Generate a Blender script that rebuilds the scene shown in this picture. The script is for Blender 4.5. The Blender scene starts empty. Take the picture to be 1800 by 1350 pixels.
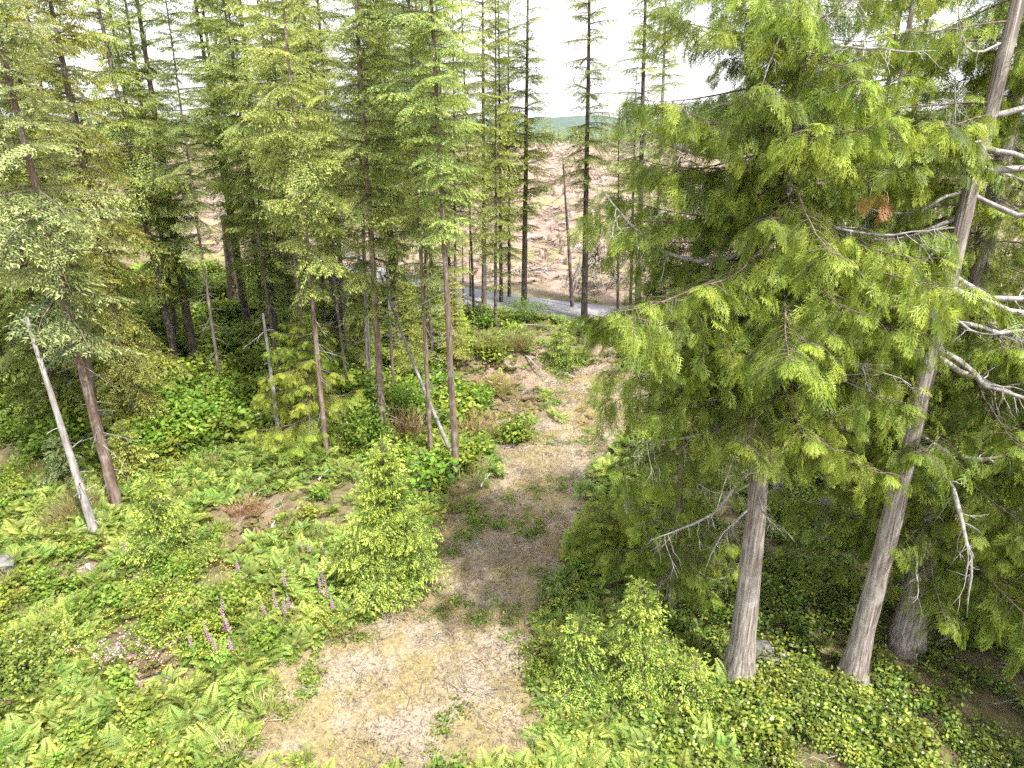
import bpy, math, numpy as np
from math import radians, sin, cos, pi
from mathutils import Vector, Matrix, Euler

SC = bpy.context.scene
# ------------------------------------------------------------------ camera
CAM_Z, PITCH, FPX = 14.0, radians(20.5), 1200.0
cd = bpy.data.cameras.new('camera'); cam = bpy.data.objects.new('camera', cd)
SC.collection.objects.link(cam); SC.camera = cam
cam.location = (0, 0, CAM_Z); cam.rotation_euler = (radians(90) - PITCH, 0, 0)
cd.sensor_width = 36; cd.sensor_fit = 'HORIZONTAL'; cd.lens = 36 * FPX / 1800.0
cd.clip_start = 0.1; cd.clip_end = 20000
# ------------------------------------------------------------------ light
SUN_DIR = Vector((0.33, -0.40, 0.855)).normalized()      # towards the sun
SUN_EL = math.asin(SUN_DIR.z); SUN_AZ = math.atan2(SUN_DIR.x, SUN_DIR.y)
W = bpy.data.worlds.new('World'); SC.world = W; W.use_nodes = True
nt = W.node_tree; nt.nodes.clear()
wo = nt.nodes.new('ShaderNodeOutputWorld'); bg = nt.nodes.new('ShaderNodeBackground')
sky = nt.nodes.new('ShaderNodeTexSky'); sky.sky_type = 'NISHITA'; sky.sun_disc = False
sky.sun_elevation = SUN_EL; sky.sun_rotation = SUN_AZ
sky.air_density = 1.3; sky.dust_density = 5.0; sky.ozone_density = 1.0
# thin bright cloud veil over the blue
tcn = nt.nodes.new('ShaderNodeTexCoord'); nz = nt.nodes.new('ShaderNodeTexNoise')
nz.inputs['Scale'].default_value = 2.2; nz.inputs['Detail'].default_value = 6
mp = nt.nodes.new('ShaderNodeMapping'); mp.inputs['Scale'].default_value = (1, 1, 3)
rmp = nt.nodes.new('ShaderNodeMapRange'); rmp.inputs[1].default_value = .3; rmp.inputs[2].default_value = .65
rmp.inputs[3].default_value = .45; rmp.inputs[4].default_value = .95
mixw = nt.nodes.new('ShaderNodeMix'); mixw.data_type = 'RGBA'
mixw.inputs[7].default_value = (9.2, 9.3, 9.8, 1)
L = nt.links.new
L(tcn.outputs['Generated'], mp.inputs[0]); L(mp.outputs[0], nz.inputs['Vector']); L(nz.outputs['Fac'], rmp.inputs[0])
L(rmp.outputs[0], mixw.inputs[0]); L(sky.outputs[0], mixw.inputs[6]); L(mixw.outputs[2], bg.inputs[0]); L(bg.outputs[0], wo.inputs[0])
bg.inputs[1].default_value = 0.118
sl = bpy.data.lights.new('sun', 'SUN'); sl.energy = 5.0; sl.angle = radians(1.5); sl.color = (1.0, 0.955, 0.88)
so = bpy.data.objects.new('sun', sl); SC.collection.objects.link(so)
so.rotation_euler = SUN_DIR.to_track_quat('Z', 'Y').to_euler(); so.location = (30, 0, 60)
SC.view_settings.view_transform = 'Standard'; SC.view_settings.look = 'None'
SC.view_settings.exposure = 1.2; SC.view_settings.gamma = 1.0; SC.view_settings.use_curve_mapping = False
SC.render.engine = 'CYCLES'
cy = SC.cycles
cy.max_bounces = 5; cy.diffuse_bounces = 3; cy.glossy_bounces = 1; cy.transmission_bounces = 4; cy.transparent_max_bounces = 4
cy.caustics_reflective = False; cy.caustics_refractive = False
cy.use_adaptive_sampling = True; cy.adaptive_threshold = .03; cy.use_denoising = False; cy.denoiser = 'OPENIMAGEDENOISE'
SC.render.film_transparent = False

R = np.random.default_rng(11)
COL = SC.collection

# ------------------------------------------------------------------ mesh helpers
class Acc:
    """collects quads: vertices, faces, a tint per vertex, a material index per face"""
    def __init__(s): s.V = []; s.F = []; s.T = []; s.M = []; s.n = 0
    def add(s, V, F, T, m=0):
        V = np.asarray(V, float); F = np.asarray(F, int)
        s.V.append(V); s.F.append(F + s.n); s.T.append(np.broadcast_to(np.asarray(T, float), (len(V),)).copy())
        s.M.append(np.full(len(F), m, int)); s.n += len(V)
    def get(s):
        return np.concatenate(s.V), np.concatenate(s.F), np.concatenate(s.T), np.concatenate(s.M)

def nrm(a): return a / np.maximum(np.linalg.norm(a, axis=-1, keepdims=True), 1e-9)

def sliver_arrays(P, D, N, l, w, bend=0.0):
    D = nrm(D); S = nrm(np.cross(D, N)); l = np.asarray(l, float).reshape(-1, 1); w = np.asarray(w, float).reshape(-1, 1)
    V = np.empty((len(P), 4, 3))
    V[:, 0] = P; V[:, 1] = P + D * l * .45 + S * w * .5; V[:, 2] = P + D * l; V[:, 3] = P + D * l * .45 - S * w * .5
    V[:, 2, 2] -= (bend * l)[:, 0] if np.ndim(bend) == 0 else bend * l[:, 0]
    F = np.arange(len(P) * 4).reshape(-1, 4)
    return V.reshape(-1, 3), F

def slivers(acc, P, D, N, l, w, tint, bend=0.0, m=0):
    P = np.asarray(P, float); n = len(P)
    if n == 0: return
    V, F = sliver_arrays(P, np.broadcast_to(D, (n, 3)), np.broadcast_to(N, (n, 3)),
                         np.broadcast_to(l, (n,)), np.broadcast_to(w, (n,)), bend)
    acc.add(V, F, np.repeat(np.broadcast_to(tint, (n,)), 4), m)

def tube(acc, pts, rad, n=6, tint=0.5, m=1, ridge=0.0, rng=None, cap=True):
    pts = np.asarray(pts, float); k = len(pts); rad = np.broadcast_to(np.asarray(rad, float), (k,))
    T = nrm(np.gradient(pts, axis=0)); ref = np.array([0, 0, 1.0]) if abs(T[0, 2]) < .85 else np.array([1.0, 0, 0])
    A = nrm(np.cross(T, ref)); B = np.cross(T, A)
    th = np.linspace(0, 2 * pi, n, endpoint=False)
    rr = rad[:, None] * np.ones((k, n))
    if ridge: rr = rr * (1 + ridge * rng.normal(size=(1, n)) + ridge * .5 * rng.normal(size=(k, n)))
    V = pts[:, None] + rr[..., None] * (np.cos(th)[None, :, None] * A[:, None] + np.sin(th)[None, :, None] * B[:, None])
    i, j = np.meshgrid(np.arange(k - 1), np.arange(n), indexing='ij'); j2 = (j + 1) % n
    F = np.stack([i * n + j, i * n + j2, (i + 1) * n + j2, (i + 1) * n + j], -1).reshape(-1, 4)
    V = V.reshape(-1, 3)
    if cap:   # close the far end with a fan of quads on a centre point
        c = len(V); V = np.vstack([V, pts[-1] + T[-1] * rad[-1] * .4]); b = (k - 1) * n
        F = np.vstack([F, [[b + q, b + (q + 1) % n, b + (q + 2) % n, c] for q in range(0, n - 1, 2)]])
    acc.add(V, F, tint, m)

def mesh_of(name, acc_or_arrays, mats, smooth=False):
    V, F, T, M = acc_or_arrays.get() if isinstance(acc_or_arrays, Acc) else acc_or_arrays
    me = bpy.data.meshes.new(name)
    me.vertices.add(len(V)); me.vertices.foreach_set('co', V.astype(np.float32).ravel())
    me.loops.add(len(F) * 4); me.loops.foreach_set('vertex_index', F.astype(np.int32).ravel())
    me.polygons.add(len(F)); me.polygons.foreach_set('loop_start', np.arange(0, len(F) * 4, 4, dtype=np.int32))
    me.polygons.foreach_set('material_index', M.astype(np.int32))
    if smooth: me.polygons.foreach_set('use_smooth', np.ones(len(F), bool))
    at_ = me.attributes.new('tint', 'FLOAT', 'POINT'); at_.data.foreach_set('value', T.astype(np.float32))
    for m in mats: me.materials.append(m)
    me.update(calc_edges=True)
    return me

def link(name, data, parent=None, loc=None, rot=None, scale=None):
    o = bpy.data.objects.new(name, data); COL.objects.link(o)
    if parent is not None: o.parent = parent
    if loc is not None: o.location = loc
    if rot is not None: o.rotation_euler = rot
    if scale is not None: o.scale = scale if hasattr(scale, '__len__') else (scale,) * 3
    return o

def tag(o, label, cat, group=None, kind=None):
    o['label'] = label; o['category'] = cat
    if group: o['group'] = group
    if kind: o['kind'] = kind
    return o

def structure(o): o['kind'] = 'structure'; return o

# ------------------------------------------------------------------ materials
def mat_base(name):
    m = bpy.data.materials.new(name); m.use_nodes = True; t = m.node_tree; t.nodes.clear()
    return m, t, t.nodes.new, t.links.new

def ramp(t, stops):
    r = t.nodes.new('ShaderNodeValToRGB'); e = r.color_ramp.elements
    while len(e) < len(stops): e.new(0.5)
    for q, (p, c) in zip(e, stops): q.position = p; q.color = (*c, 1)
    return r

def leaf_mat(name, c0, c1, c2, trans=.38, rough=.5, hue=.02, val=.35, spec=.25):
    m, t, N, Lk = mat_base(name)
    out = N('ShaderNodeOutputMaterial'); at_ = N('ShaderNodeAttribute'); at_.attribute_name = 'tint'
    rp = ramp(t, [(0, c0), (.5, c1), (1, c2)]); oi = N('ShaderNodeObjectInfo'); hs = N('ShaderNodeHueSaturation')
    mr = N('ShaderNodeMapRange'); mr.inputs[3].default_value = 1 - val; mr.inputs[4].default_value = 1 + val
    mh = N('ShaderNodeMapRange'); mh.inputs[3].default_value = .5 - hue; mh.inputs[4].default_value = .5 + hue
    wn = N('ShaderNodeTexWhiteNoise'); wn.noise_dimensions = '1D'
    Lk(at_.outputs['Fac'], rp.inputs[0]); Lk(rp.outputs[0], hs.inputs['Color'])
    Lk(oi.outputs['Random'], mr.inputs[0]); Lk(mr.outputs[0], hs.inputs['Value'])
    Lk(oi.outputs['Random'], wn.inputs['W']); Lk(wn.outputs['Value'], mh.inputs[0]); Lk(mh.outputs[0], hs.inputs['Hue'])
    pb = N('ShaderNodeBsdfPrincipled'); pb.inputs['Roughness'].default_value = rough; pb.inputs['Specular IOR Level'].default_value = spec
    tr = N('ShaderNodeBsdfTranslucent'); mx = N('ShaderNodeMixShader'); mx.inputs[0].default_value = trans
    h2 = N('ShaderNodeHueSaturation'); h2.inputs['Hue'].default_value = .485; h2.inputs['Saturation'].default_value = 1.05; h2.inputs['Value'].default_value = 1.3
    Lk(hs.outputs[0], pb.inputs['Base Color']); Lk(hs.outputs[0], h2.inputs['Color']); Lk(h2.outputs[0], tr.inputs['Color'])
    Lk(pb.outputs[0], mx.inputs[1]); Lk(tr.outputs[0], mx.inputs[2]); Lk(mx.outputs[0], out.inputs[0])
    return m

def bark_mat(name, dark, mid, light, stretch=.12, scale=9.0, bump=.6, lichen=None):
    m, t, N, Lk = mat_base(name)
    out = N('ShaderNodeOutputMaterial'); tc = N('ShaderNodeTexCoord'); mp_ = N('ShaderNodeMapping'); mp_.inputs['Scale'].default_value = (1, 1, stretch)
    n1 = N('ShaderNodeTexNoise'); n1.inputs['Scale'].default_value = scale; n1.inputs['Detail'].default_value = 8; n1.inputs['Roughness'].default_value = .68
    n2 = N('ShaderNodeTexNoise'); n2.inputs['Scale'].default_value = 1.7; n2.inputs['Detail'].default_value = 5
    oi = N('ShaderNodeObjectInfo')
    Lk(tc.outputs['Object'], mp_.inputs[0]); Lk(mp_.outputs[0], n1.inputs['Vector']); Lk(tc.outputs['Object'], n2.inputs['Vector'])
    rp = ramp(t, [(.3, dark), (.5, mid), (.72, light)]); Lk(n1.outputs['Fac'], rp.inputs[0])
    col = rp.outputs[0]
    if lichen:
        r2 = ramp(t, [(.54, (0, 0, 0)), (.68, (1, 1, 1))]); Lk(n2.outputs['Fac'], r2.inputs[0])
        mx = N('ShaderNodeMix'); mx.data_type = 'RGBA'; mx.inputs[7].default_value = (*lichen, 1)
        ml = N('ShaderNodeMath'); ml.operation = 'MULTIPLY'; ml.inputs[1].default_value = .65
        Lk(r2.outputs[0], ml.inputs[0]); Lk(ml.outputs[0], mx.inputs[0]); Lk(col, mx.inputs[6]); col = mx.outputs[2]
    hs = N('ShaderNodeHueSaturation'); mr = N('ShaderNodeMapRange'); mr.inputs[3].default_value = .75; mr.inputs[4].default_value = 1.25
    Lk(oi.outputs['Random'], mr.inputs[0]); Lk(mr.outputs[0], hs.inputs['Value']); Lk(col, hs.inputs['Color'])
    pb = N('ShaderNodeBsdfPrincipled'); pb.inputs['Roughness'].default_value = .85; pb.inputs['Specular IOR Level'].default_value = .15
    bp = N('ShaderNodeBump'); bp.inputs['Strength'].default_value = bump; bp.inputs['Distance'].default_value = .04
    Lk(n1.outputs['Fac'], bp.inputs['Height']); Lk(bp.outputs[0], pb.inputs['Normal'])
    Lk(hs.outputs[0], pb.inputs['Base Color']); Lk(pb.outputs[0], out.inputs[0])
    return m

M = {}
M['fir'] = leaf_mat('fir_needles', (.055, .085, .024), (.20, .265, .07), (.43, .49, .14), trans=.42, val=.22, hue=.012)
M['firblue'] = leaf_mat('blue_fir_needles', (.055, .088, .038), (.20, .26, .10), (.42, .48, .20), trans=.30, val=.2)
M['hemlock'] = leaf_mat('hemlock_needles', (.06, .085, .016), (.20, .25, .05), (.40, .44, .11), trans=.34, val=.2)
M['cedar'] = leaf_mat('cedar_sprays', (.028, .05, .008), (.135, .20, .024), (.37, .45, .075), trans=.34, val=.28, hue=.008)
M['sapling'] = leaf_mat('young_fir_needles', (.035, .075, .016), (.14, .225, .036), (.39, .475, .09), trans=.30, val=.08, hue=.004)
M['bracken'] = leaf_mat('bracken_leaf', (.07, .11, .02), (.195, .27, .055), (.40, .455, .125), trans=.38, val=.38, hue=.03)
M['yellowfern'] = leaf_mat('yellow_fern_leaf', (.24, .19, .06), (.38, .31, .08), (.46, .40, .14), trans=.35, val=.2)
M['shrub'] = leaf_mat('broad_leaf', (.055, .11, .014), (.18, .265, .036), (.37, .45, .085), trans=.42, val=.3, hue=.03)
M['salal'] = leaf_mat('salal_leaf', (.035, .07, .015), (.13, .19, .03), (.33, .38, .06), trans=.30, val=.32, rough=.38, spec=.4)
M['broom'] = leaf_mat('dry_broom_stems', (.13, .10, .05), (.22, .17, .08), (.26, .27, .10), trans=.2, val=.15)
M['redbrush'] = leaf_mat('red_brown_stems', (.16, .09, .05), (.26, .155, .085), (.32, .25, .12), trans=.2, val=.25)
M['grass'] = leaf_mat('green_grass', (.09, .14, .03), (.20, .26, .06), (.40, .40, .14), trans=.35, val=.3)
M['drygrass'] = leaf_mat('dry_grass', (.18, .14, .08), (.30, .245, .145), (.40, .345, .22), trans=.25, val=.25)
M['deadneedle'] = leaf_mat('rust_brown_dead_spray', (.18, .085, .035), (.27, .13, .055), (.36, .20, .09), trans=.3, val=.1)
M['petal'] = leaf_mat('foxglove_petal', (.36, .16, .34), (.50, .30, .46), (.66, .52, .62), trans=.4, val=.1, hue=.01)
M['pinkpetal'] = leaf_mat('pale_pink_petal', (.62, .24, .48), (.78, .46, .66), (.85, .78, .82), trans=.4, val=.1, hue=.01)
M['buttercup'] = leaf_mat('buttercup_petal', (.75, .62, .06), (.85, .72, .10), (.85, .78, .2), trans=.3, val=.1)
M['bark'] = bark_mat('fir_bark', (.035, .027, .024), (.10, .08, .07), (.21, .17, .15), lichen=(.24, .24, .22))
M['redbark'] = bark_mat('reddish_bark', (.06, .042, .034), (.17, .122, .098), (.33, .265, .23), lichen=(.36, .33, .31))
M['greybark'] = bark_mat('grey_bark', (.10, .09, .085), (.24, .22, .21), (.42, .40, .38), lichen=(.5, .5, .48))
M['cedarbark'] = bark_mat('cedar_bark', (.04, .034, .03), (.195, .168, .15), (.43, .395, .365), stretch=.03, scale=22, bump=1.0, lichen=(.34, .325, .30))
M['deadwood'] = bark_mat('bleached_dead_wood', (.11, .10, .095), (.29, .27, .255), (.50, .48, .46), stretch=.3, scale=16, bump=.4)
M['twig'] = bark_mat('twig_bark', (.06, .045, .035), (.13, .10, .08), (.24, .20, .17), scale=20, bump=.2)
M['slash'] = bark_mat('logging_slash_wood', (.085, .06, .046), (.22, .165, .13), (.41, .34, .29), scale=6, bump=.3)
M['stone'] = bark_mat('grey_stone', (.09, .085, .085), (.17, .165, .165), (.27, .26, .26), stretch=1, scale=5, bump=.7)

# ------------------------------------------------------------------ terrain
def sstep(a, b, x): t = np.clip((x - a) / (b - a), 0, 1); return t * t * (3 - 2 * t)

def vnoise(x, y, s, seed=0):
    """smooth value noise on numpy arrays, range 0..1"""
    x = np.asarray(x, float) / s; y = np.asarray(y, float) / s
    xi = np.floor(x).astype(np.int64); yi = np.floor(y).astype(np.int64); fx = x - xi; fy = y - yi
    fx = fx * fx * (3 - 2 * fx); fy = fy * fy * (3 - 2 * fy)
    def h(a, b):
        n = (a * 374761393 + b * 668265263 + seed * 974711) & 0x7fffffff
        n = ((n ^ (n >> 13)) * 1274126177) & 0x7fffffff
        return ((n ^ (n >> 16)) & 0xffff) / 65535.0
    return (h(xi, yi) * (1 - fx) + h(xi + 1, yi) * fx) * (1 - fy) + (h(xi, yi + 1) * (1 - fx) + h(xi + 1, yi + 1) * fx) * fy

ROAD = np.array([(-26, 120), (-23, 88), (-18, 70), (-11, 59.5), (-3.4, 53.4), (2.4, 49.9), (8, 47.4), (14, 45.2), (22, 42.6), (34, 39.5), (60, 34), (110, 24.)])
ROAD_Z, ROAD_W = 1.5, 4.6

def poly_dist(x, y, P):
    """distance to an open polyline"""
    x = np.asarray(x, float); y = np.asarray(y, float); d = np.full(x.shape, 1e9)
    for a, b in zip(P[:-1], P[1:]):
        ab = b - a; t = np.clip(((x - a[0]) * ab[0] + (y - a[1]) * ab[1]) / (ab @ ab), 0, 1)
        d = np.minimum(d, np.hypot(x - a[0] - t * ab[0], y - a[1] - t * ab[1]))
    return d

EDGE = np.array([(-120, 110), (-60, 83), (-40, 70), (-24, 62), (-11, 57), (-3.4, 53.2)] + [tuple(q) for q in ROAD[5:]])   # the line where the belt of trees ends
def road_y(x): return np.interp(x, EDGE[:, 0], EDGE[:, 1])

def H(x, y):
    x = np.asarray(x, float); y = np.asarray(y, float)
    ry = road_y(x)
    z = ROAD_Z * sstep(ry - 13, ry - 5.5, y)
    z = z + 1.3 * np.exp(-(((x + .6) / 3.0) ** 2 + ((y - 40.4) / 2.4) ** 2))              # spoil mound beside the track
    z = z + .5 * sstep(4, 20, -x - 4) * (1 - sstep(ry - 12, ry - 6, y))                    # forest floor a little higher on the left
    z = z - .7 * sstep(6, 16, x) * (1 - sstep(26, 34, y))                                  # hollow under the cedars
    rough = (vnoise(x, y, 3.1, 1) - .5) * .55 + (vnoise(x, y, 1.1, 2) - .5) * .18
    flat = 1 - np.exp(-(poly_dist(x, y, TRACK) / 2.6) ** 2) * .8
    rd = poly_dist(x, y, ROAD)
    near_road = sstep(ROAD_W * .5 + .3, ROAD_W * .5 + 3.5, rd)
    z = z + rough * flat * near_road
    z = np.where(rd < 6.5, z * near_road + ROAD_Z * (1 - near_road), z)
    far = y - ry - 5
    hill = np.clip(far, 0, None)
    z = z + 9.3 * (.35 * np.clip(hill / 85, 0, 1) + .65 * sstep(0, 88, hill)) + (vnoise(x, y, 9, 3) - .5) * 1.6 * sstep(3, 25, hill) + (vnoise(x, y, 30, 4) - .5) * 1.8 * sstep(20, 60, hill)
    z = z - 17 * sstep(110, 400, hill)
    return z - .03

TRACK = np.array([(-2.6, 6.), (-2.4, 14.), (-1.4, 19), (.2, 24), (1.0, 29), (1.8, 33), (3.4, 37), (6.5, 38.2), (12., 38.)])

def ray(px, py):
    u, v = (px - 900) / FPX, (675 - py) / FPX
    return np.array([u, cos(PITCH) + v * sin(PITCH), -sin(PITCH) + v * cos(PITCH)])

_t = np.arange(8, 260, .05)
def at(px, py):
    """the point of the ground that the sight line through a picture point meets"""
    d = ray(px, py); x, y, z = d[0] * _t, d[1] * _t, CAM_Z + d[2] * _t
    k = np.argmax(z < H(x, y))
    if k == 0: k = len(_t) - 1
    return Vector((x[k], y[k], float(H(x[k], y[k]))))

def at_depth(px, py, Y):
    d = ray(px, py); s = Y / d[1]
    return Vector((d[0] * s, Y, CAM_Z + d[2] * s))

def world_poly(pts): return np.array([tuple(at(*p))[:2] for p in pts])

def sdist(x, y, P):
    """signed distance to a closed polygon, negative inside"""
    x = np.asarray(x, float); y = np.asarray(y, float)
    d = poly_dist(x, y, np.vstack([P, P[:1]])); ins = np.zeros(x.shape, bool)
    for a, b in zip(P, np.roll(P, -1, 0)):
        c = ((a[1] > y) != (b[1] > y)) & (x < (b[0] - a[0]) * (y - a[1]) / (b[1] - a[1] + 1e-12) + a[0]); ins ^= c
    return np.where(ins, -d, d)

PATH = world_poly([(430, 1345), (505, 1185), (585, 1125), (640, 1055), (735, 1015), (785, 950), (838, 865), (878, 805), (915, 760), (965, 735),
                   (975, 700), (945, 668), (960, 645), (1040, 648), (1160, 655), (1320, 645), (1360, 700), (1210, 715), (1120, 760),
                   (1085, 810), (1055, 865), (1030, 940), (985, 1010), (965, 1090), (945, 1180), (960, 1345)])
BARE = [world_poly(p) for p in (
    [(840, 645), (900, 610), (980, 650), (965, 700), (925, 770), (885, 805), (815, 790), (825, 720)],
    [(385, 895), (460, 865), (535, 925), (480, 965), (400, 935)],
    [(880, 618), (960, 612), (1010, 650), (930, 660)],
    [(80, 1000), (190, 960), (230, 1000), (120, 1040)],
    [(160, 1140), (300, 1120), (360, 1180), (250, 1230)],
    [(1060, 600), (1150, 600), (1140, 645), (1040, 640)])]

def path_mask(x, y):
    w = (vnoise(x, y, 1.3, 7) - .5) * 1.3 + (vnoise(x, y, .5, 8) - .5) * .5
    return 1 - sstep(-.55, .45, sdist(x, y, PATH) + w)
def bare_mask(x, y):
    w = (vnoise(x, y, 1.0, 9) - .5) * 1.6
    return np.max([1 - sstep(-.4, .5, sdist(x, y, b) + w) for b in BARE], axis=0)

def axis(lo, hi, step, far, grow=1.22):
    a = list(np.arange(lo, hi + 1e-6, step)); s = step
    while a[-1] < far: s *= grow; a.append(a[-1] + s)
    s = step; b = []; c = lo
    while c > -far: s *= grow; c -= s; b.append(c)
    return np.array(b[::-1] + a)
gx = axis(-34, 34, .3, 6000); gy = axis(4, 64, .3, 6000); gy = gy[gy > -900]
X, Y = np.meshgrid(gx, gy); Z = H(X, Y)
Z = np.where(poly_dist(X, Y, ROAD) < ROAD_W * .5 + .15, ROAD_Z - .16, Z)
near = (np.abs(X) < 34) & (Y > 4) & (Y < 64)
Z = Z + np.where(near, (R.random(X.shape) - .5) * .035, 0)
nx, ny = len(gx), len(gy)
i, j = np.meshgrid(np.arange(nx - 1), np.arange(ny - 1)); q = j * nx + i
GF = np.stack([q, q + 1, q + nx + 1, q + nx], -1).reshape(-1, 4)
GV = np.stack([X, Y, Z], -1).reshape(-1, 3)

def ground_mat():
    m, t, N, Lk = mat_base('forest_soil')
    out = N('ShaderNodeOutputMaterial'); tc = N('ShaderNodeTexCoord'); pb = N('ShaderNodeBsdfPrincipled'); pb.inputs['Roughness'].default_value = .95
    pb.inputs['Specular IOR Level'].default_value = .1
    def noise(s, d=6, r=.6):
        n = N('ShaderNodeTexNoise'); n.inputs['Scale'].default_value = s; n.inputs['Detail'].default_value = d; n.inputs['Roughness'].default_value = r
        Lk(tc.outputs['Object'], n.inputs['Vector']); return n.outputs['Fac']
    def mix(f, a, b):
        x_ = N('ShaderNodeMix'); x_.data_type = 'RGBA'
        Lk(f, x_.inputs[0]); Lk(a, x_.inputs[6]); Lk(b, x_.inputs[7]); return x_.outputs[2]
    def attr(n): a = N('ShaderNodeAttribute'); a.attribute_name = n; return a.outputs['Fac']
    duff = ramp(t, [(.3, (.075, .055, .035)), (.5, (.15, .12, .07)), (.7, (.17, .17, .07))]); Lk(noise(1.6), duff.inputs[0])
    fine = noise(9, 8, .75)
    dry = ramp(t, [(.28, (.12, .096, .07)), (.45, (.25, .205, .15)), (.6, (.345, .292, .22)), (.75, (.47, .44, .39))]); Lk(fine, dry.inputs[0])
    moss = ramp(t, [(.3, (.14, .12, .055)), (.6, (.28, .225, .115)), (.8, (.36, .31, .18))]); Lk(fine, moss.inputs[0])
    mf = ramp(t, [(.41, (0, 0, 0)), (.56, (1, 1, 1))]); Lk(noise(.55, 5), mf.inputs[0])
    pathc = mix(mf.outputs[0], dry.outputs[0], moss.outputs[0])
    red = ramp(t, [(.3, (.13, .09, .066)), (.55, (.275, .205, .16)), (.75, (.42, .355, .30))]); Lk(fine, red.inputs[0])
    cut = ramp(t, [(.3, (.09, .062, .05)), (.48, (.22, .16, .132)), (.62, (.305, .238, .202)), (.78, (.26, .25, .13))]); Lk(noise(.9, 9, .75), cut.inputs[0])
    weeds = ramp(t, [(.5, (0, 0, 0)), (.62, (1, 1, 1))]); Lk(noise(.09, 6, .6), weeds.inputs[0])
    wcol = ramp(t, [(.3, (.16, .14, .07)), (.7, (.25, .24, .11))]); Lk(fine, wcol.inputs[0])
    cutc = mix(weeds.outputs[0], cut.outputs[0], wcol.outputs[0])
    c = mix(attr('bare'), duff.outputs[0], red.outputs[0]); c = mix(attr('path'), c, pathc); c = mix(attr('cut'), c, cutc)
    c2 = N('ShaderNodeRGB'); c2.outputs[0].default_value = (.06, .09, .045, 1)
    c = mix(attr('wood'), c, c2.outputs[0])
    bp = N('ShaderNodeBump'); bp.inputs['Strength'].default_value = .8; bp.inputs['Distance'].default_value = .06
    Lk(noise(14, 8, .75), bp.inputs['Height']); Lk(bp.outputs[0], pb.inputs['Normal'])
    Lk(c, pb.inputs['Base Color']); Lk(pb.outputs[0], out.inputs[0]); return m

gm = mesh_of('ground', (GV, GF, np.zeros(len(GV)), np.zeros(len(GF), int)), [ground_mat()], smooth=True)
fx, fy = GV[:, 0], GV[:, 1]; far_ = fy - road_y(fx)
for nm, val in (('path', path_mask(fx, fy)), ('bare', bare_mask(fx, fy)), ('cut', sstep(2.6, 6, far_)), ('wood', sstep(98, 112, far_))):
    a_ = gm.attributes.new(nm, 'FLOAT', 'POINT'); a_.data.foreach_set('value', np.where(np.hypot(fx, fy) < 900, val, val if nm in ('cut', 'wood') else 0).astype(np.float32))
structure(link('ground', gm))

# road: asphalt ribbon with real thickness
def road():
    s = np.linspace(0, 1, 140); seg = np.r_[0, np.cumsum(np.hypot(*np.diff(ROAD, axis=0).T))]
    px_ = np.interp(s * seg[-1], seg, ROAD[:, 0]); py_ = np.interp(s * seg[-1], seg, ROAD[:, 1])
    for _ in range(5): px_[1:-1] = (px_[:-2] + 2 * px_[1:-1] + px_[2:]) / 4; py_[1:-1] = (py_[:-2] + 2 * py_[1:-1] + py_[2:]) / 4
    c = np.stack([px_, py_], -1); tn = nrm(np.gradient(c, axis=0)); n = np.stack([-tn[:, 1], tn[:, 0]], -1)
    prof = [(-ROAD_W / 2, -.25), (-ROAD_W / 2, 0.0), (0, .05), (ROAD_W / 2, 0), (ROAD_W / 2, -.25)]
    V = np.stack([np.concatenate([c + n * o_, np.full((140, 1), ROAD_Z + z_)], 1) for o_, z_ in prof], 1).reshape(-1, 3)
    i, j = np.meshgrid(np.arange(139), np.arange(4), indexing='ij'); F = np.stack([i * 5 + j, i * 5 + j + 1, (i + 1) * 5 + j + 1, (i + 1) * 5 + j], -1).reshape(-1, 4)[:, ::-1]
    m, t, N, Lk = mat_base('worn_asphalt'); out = N('ShaderNodeOutputMaterial'); pb = N('ShaderNodeBsdfPrincipled'); tc = N('ShaderNodeTexCoord')
    n1 = N('ShaderNodeTexNoise'); n1.inputs['Scale'].default_value = 30; n1.inputs['Detail'].default_value = 6
    n2 = N('ShaderNodeTexNoise'); n2.inputs['Scale'].default_value = .5; n2.inputs['Detail'].default_value = 5
    ad = N('ShaderNodeMath'); Lk(tc.outputs['Object'], n1.inputs['Vector']); Lk(tc.outputs['Object'], n2.inputs['Vector']); Lk(n1.outputs['Fac'], ad.inputs[0]); Lk(n2.outputs['Fac'], ad.inputs[1])
    rp = ramp(t, [(.35, (.155, .15, .16)), (.65, (.225, .22, .235))]); dv = N('ShaderNodeMath'); dv.operation = 'MULTIPLY'; dv.inputs[1].default_value = .5
    Lk(ad.outputs[0], dv.inputs[0]); Lk(dv.outputs[0], rp.inputs[0]); Lk(rp.outputs[0], pb.inputs['Base Color']); pb.inputs['Roughness'].default_value = .85; Lk(pb.outputs[0], out.inputs[0])
    structure(link('road', mesh_of('road', (V, F, np.zeros(len(V)), np.zeros(len(F), int)), [m])))
road()

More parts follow.
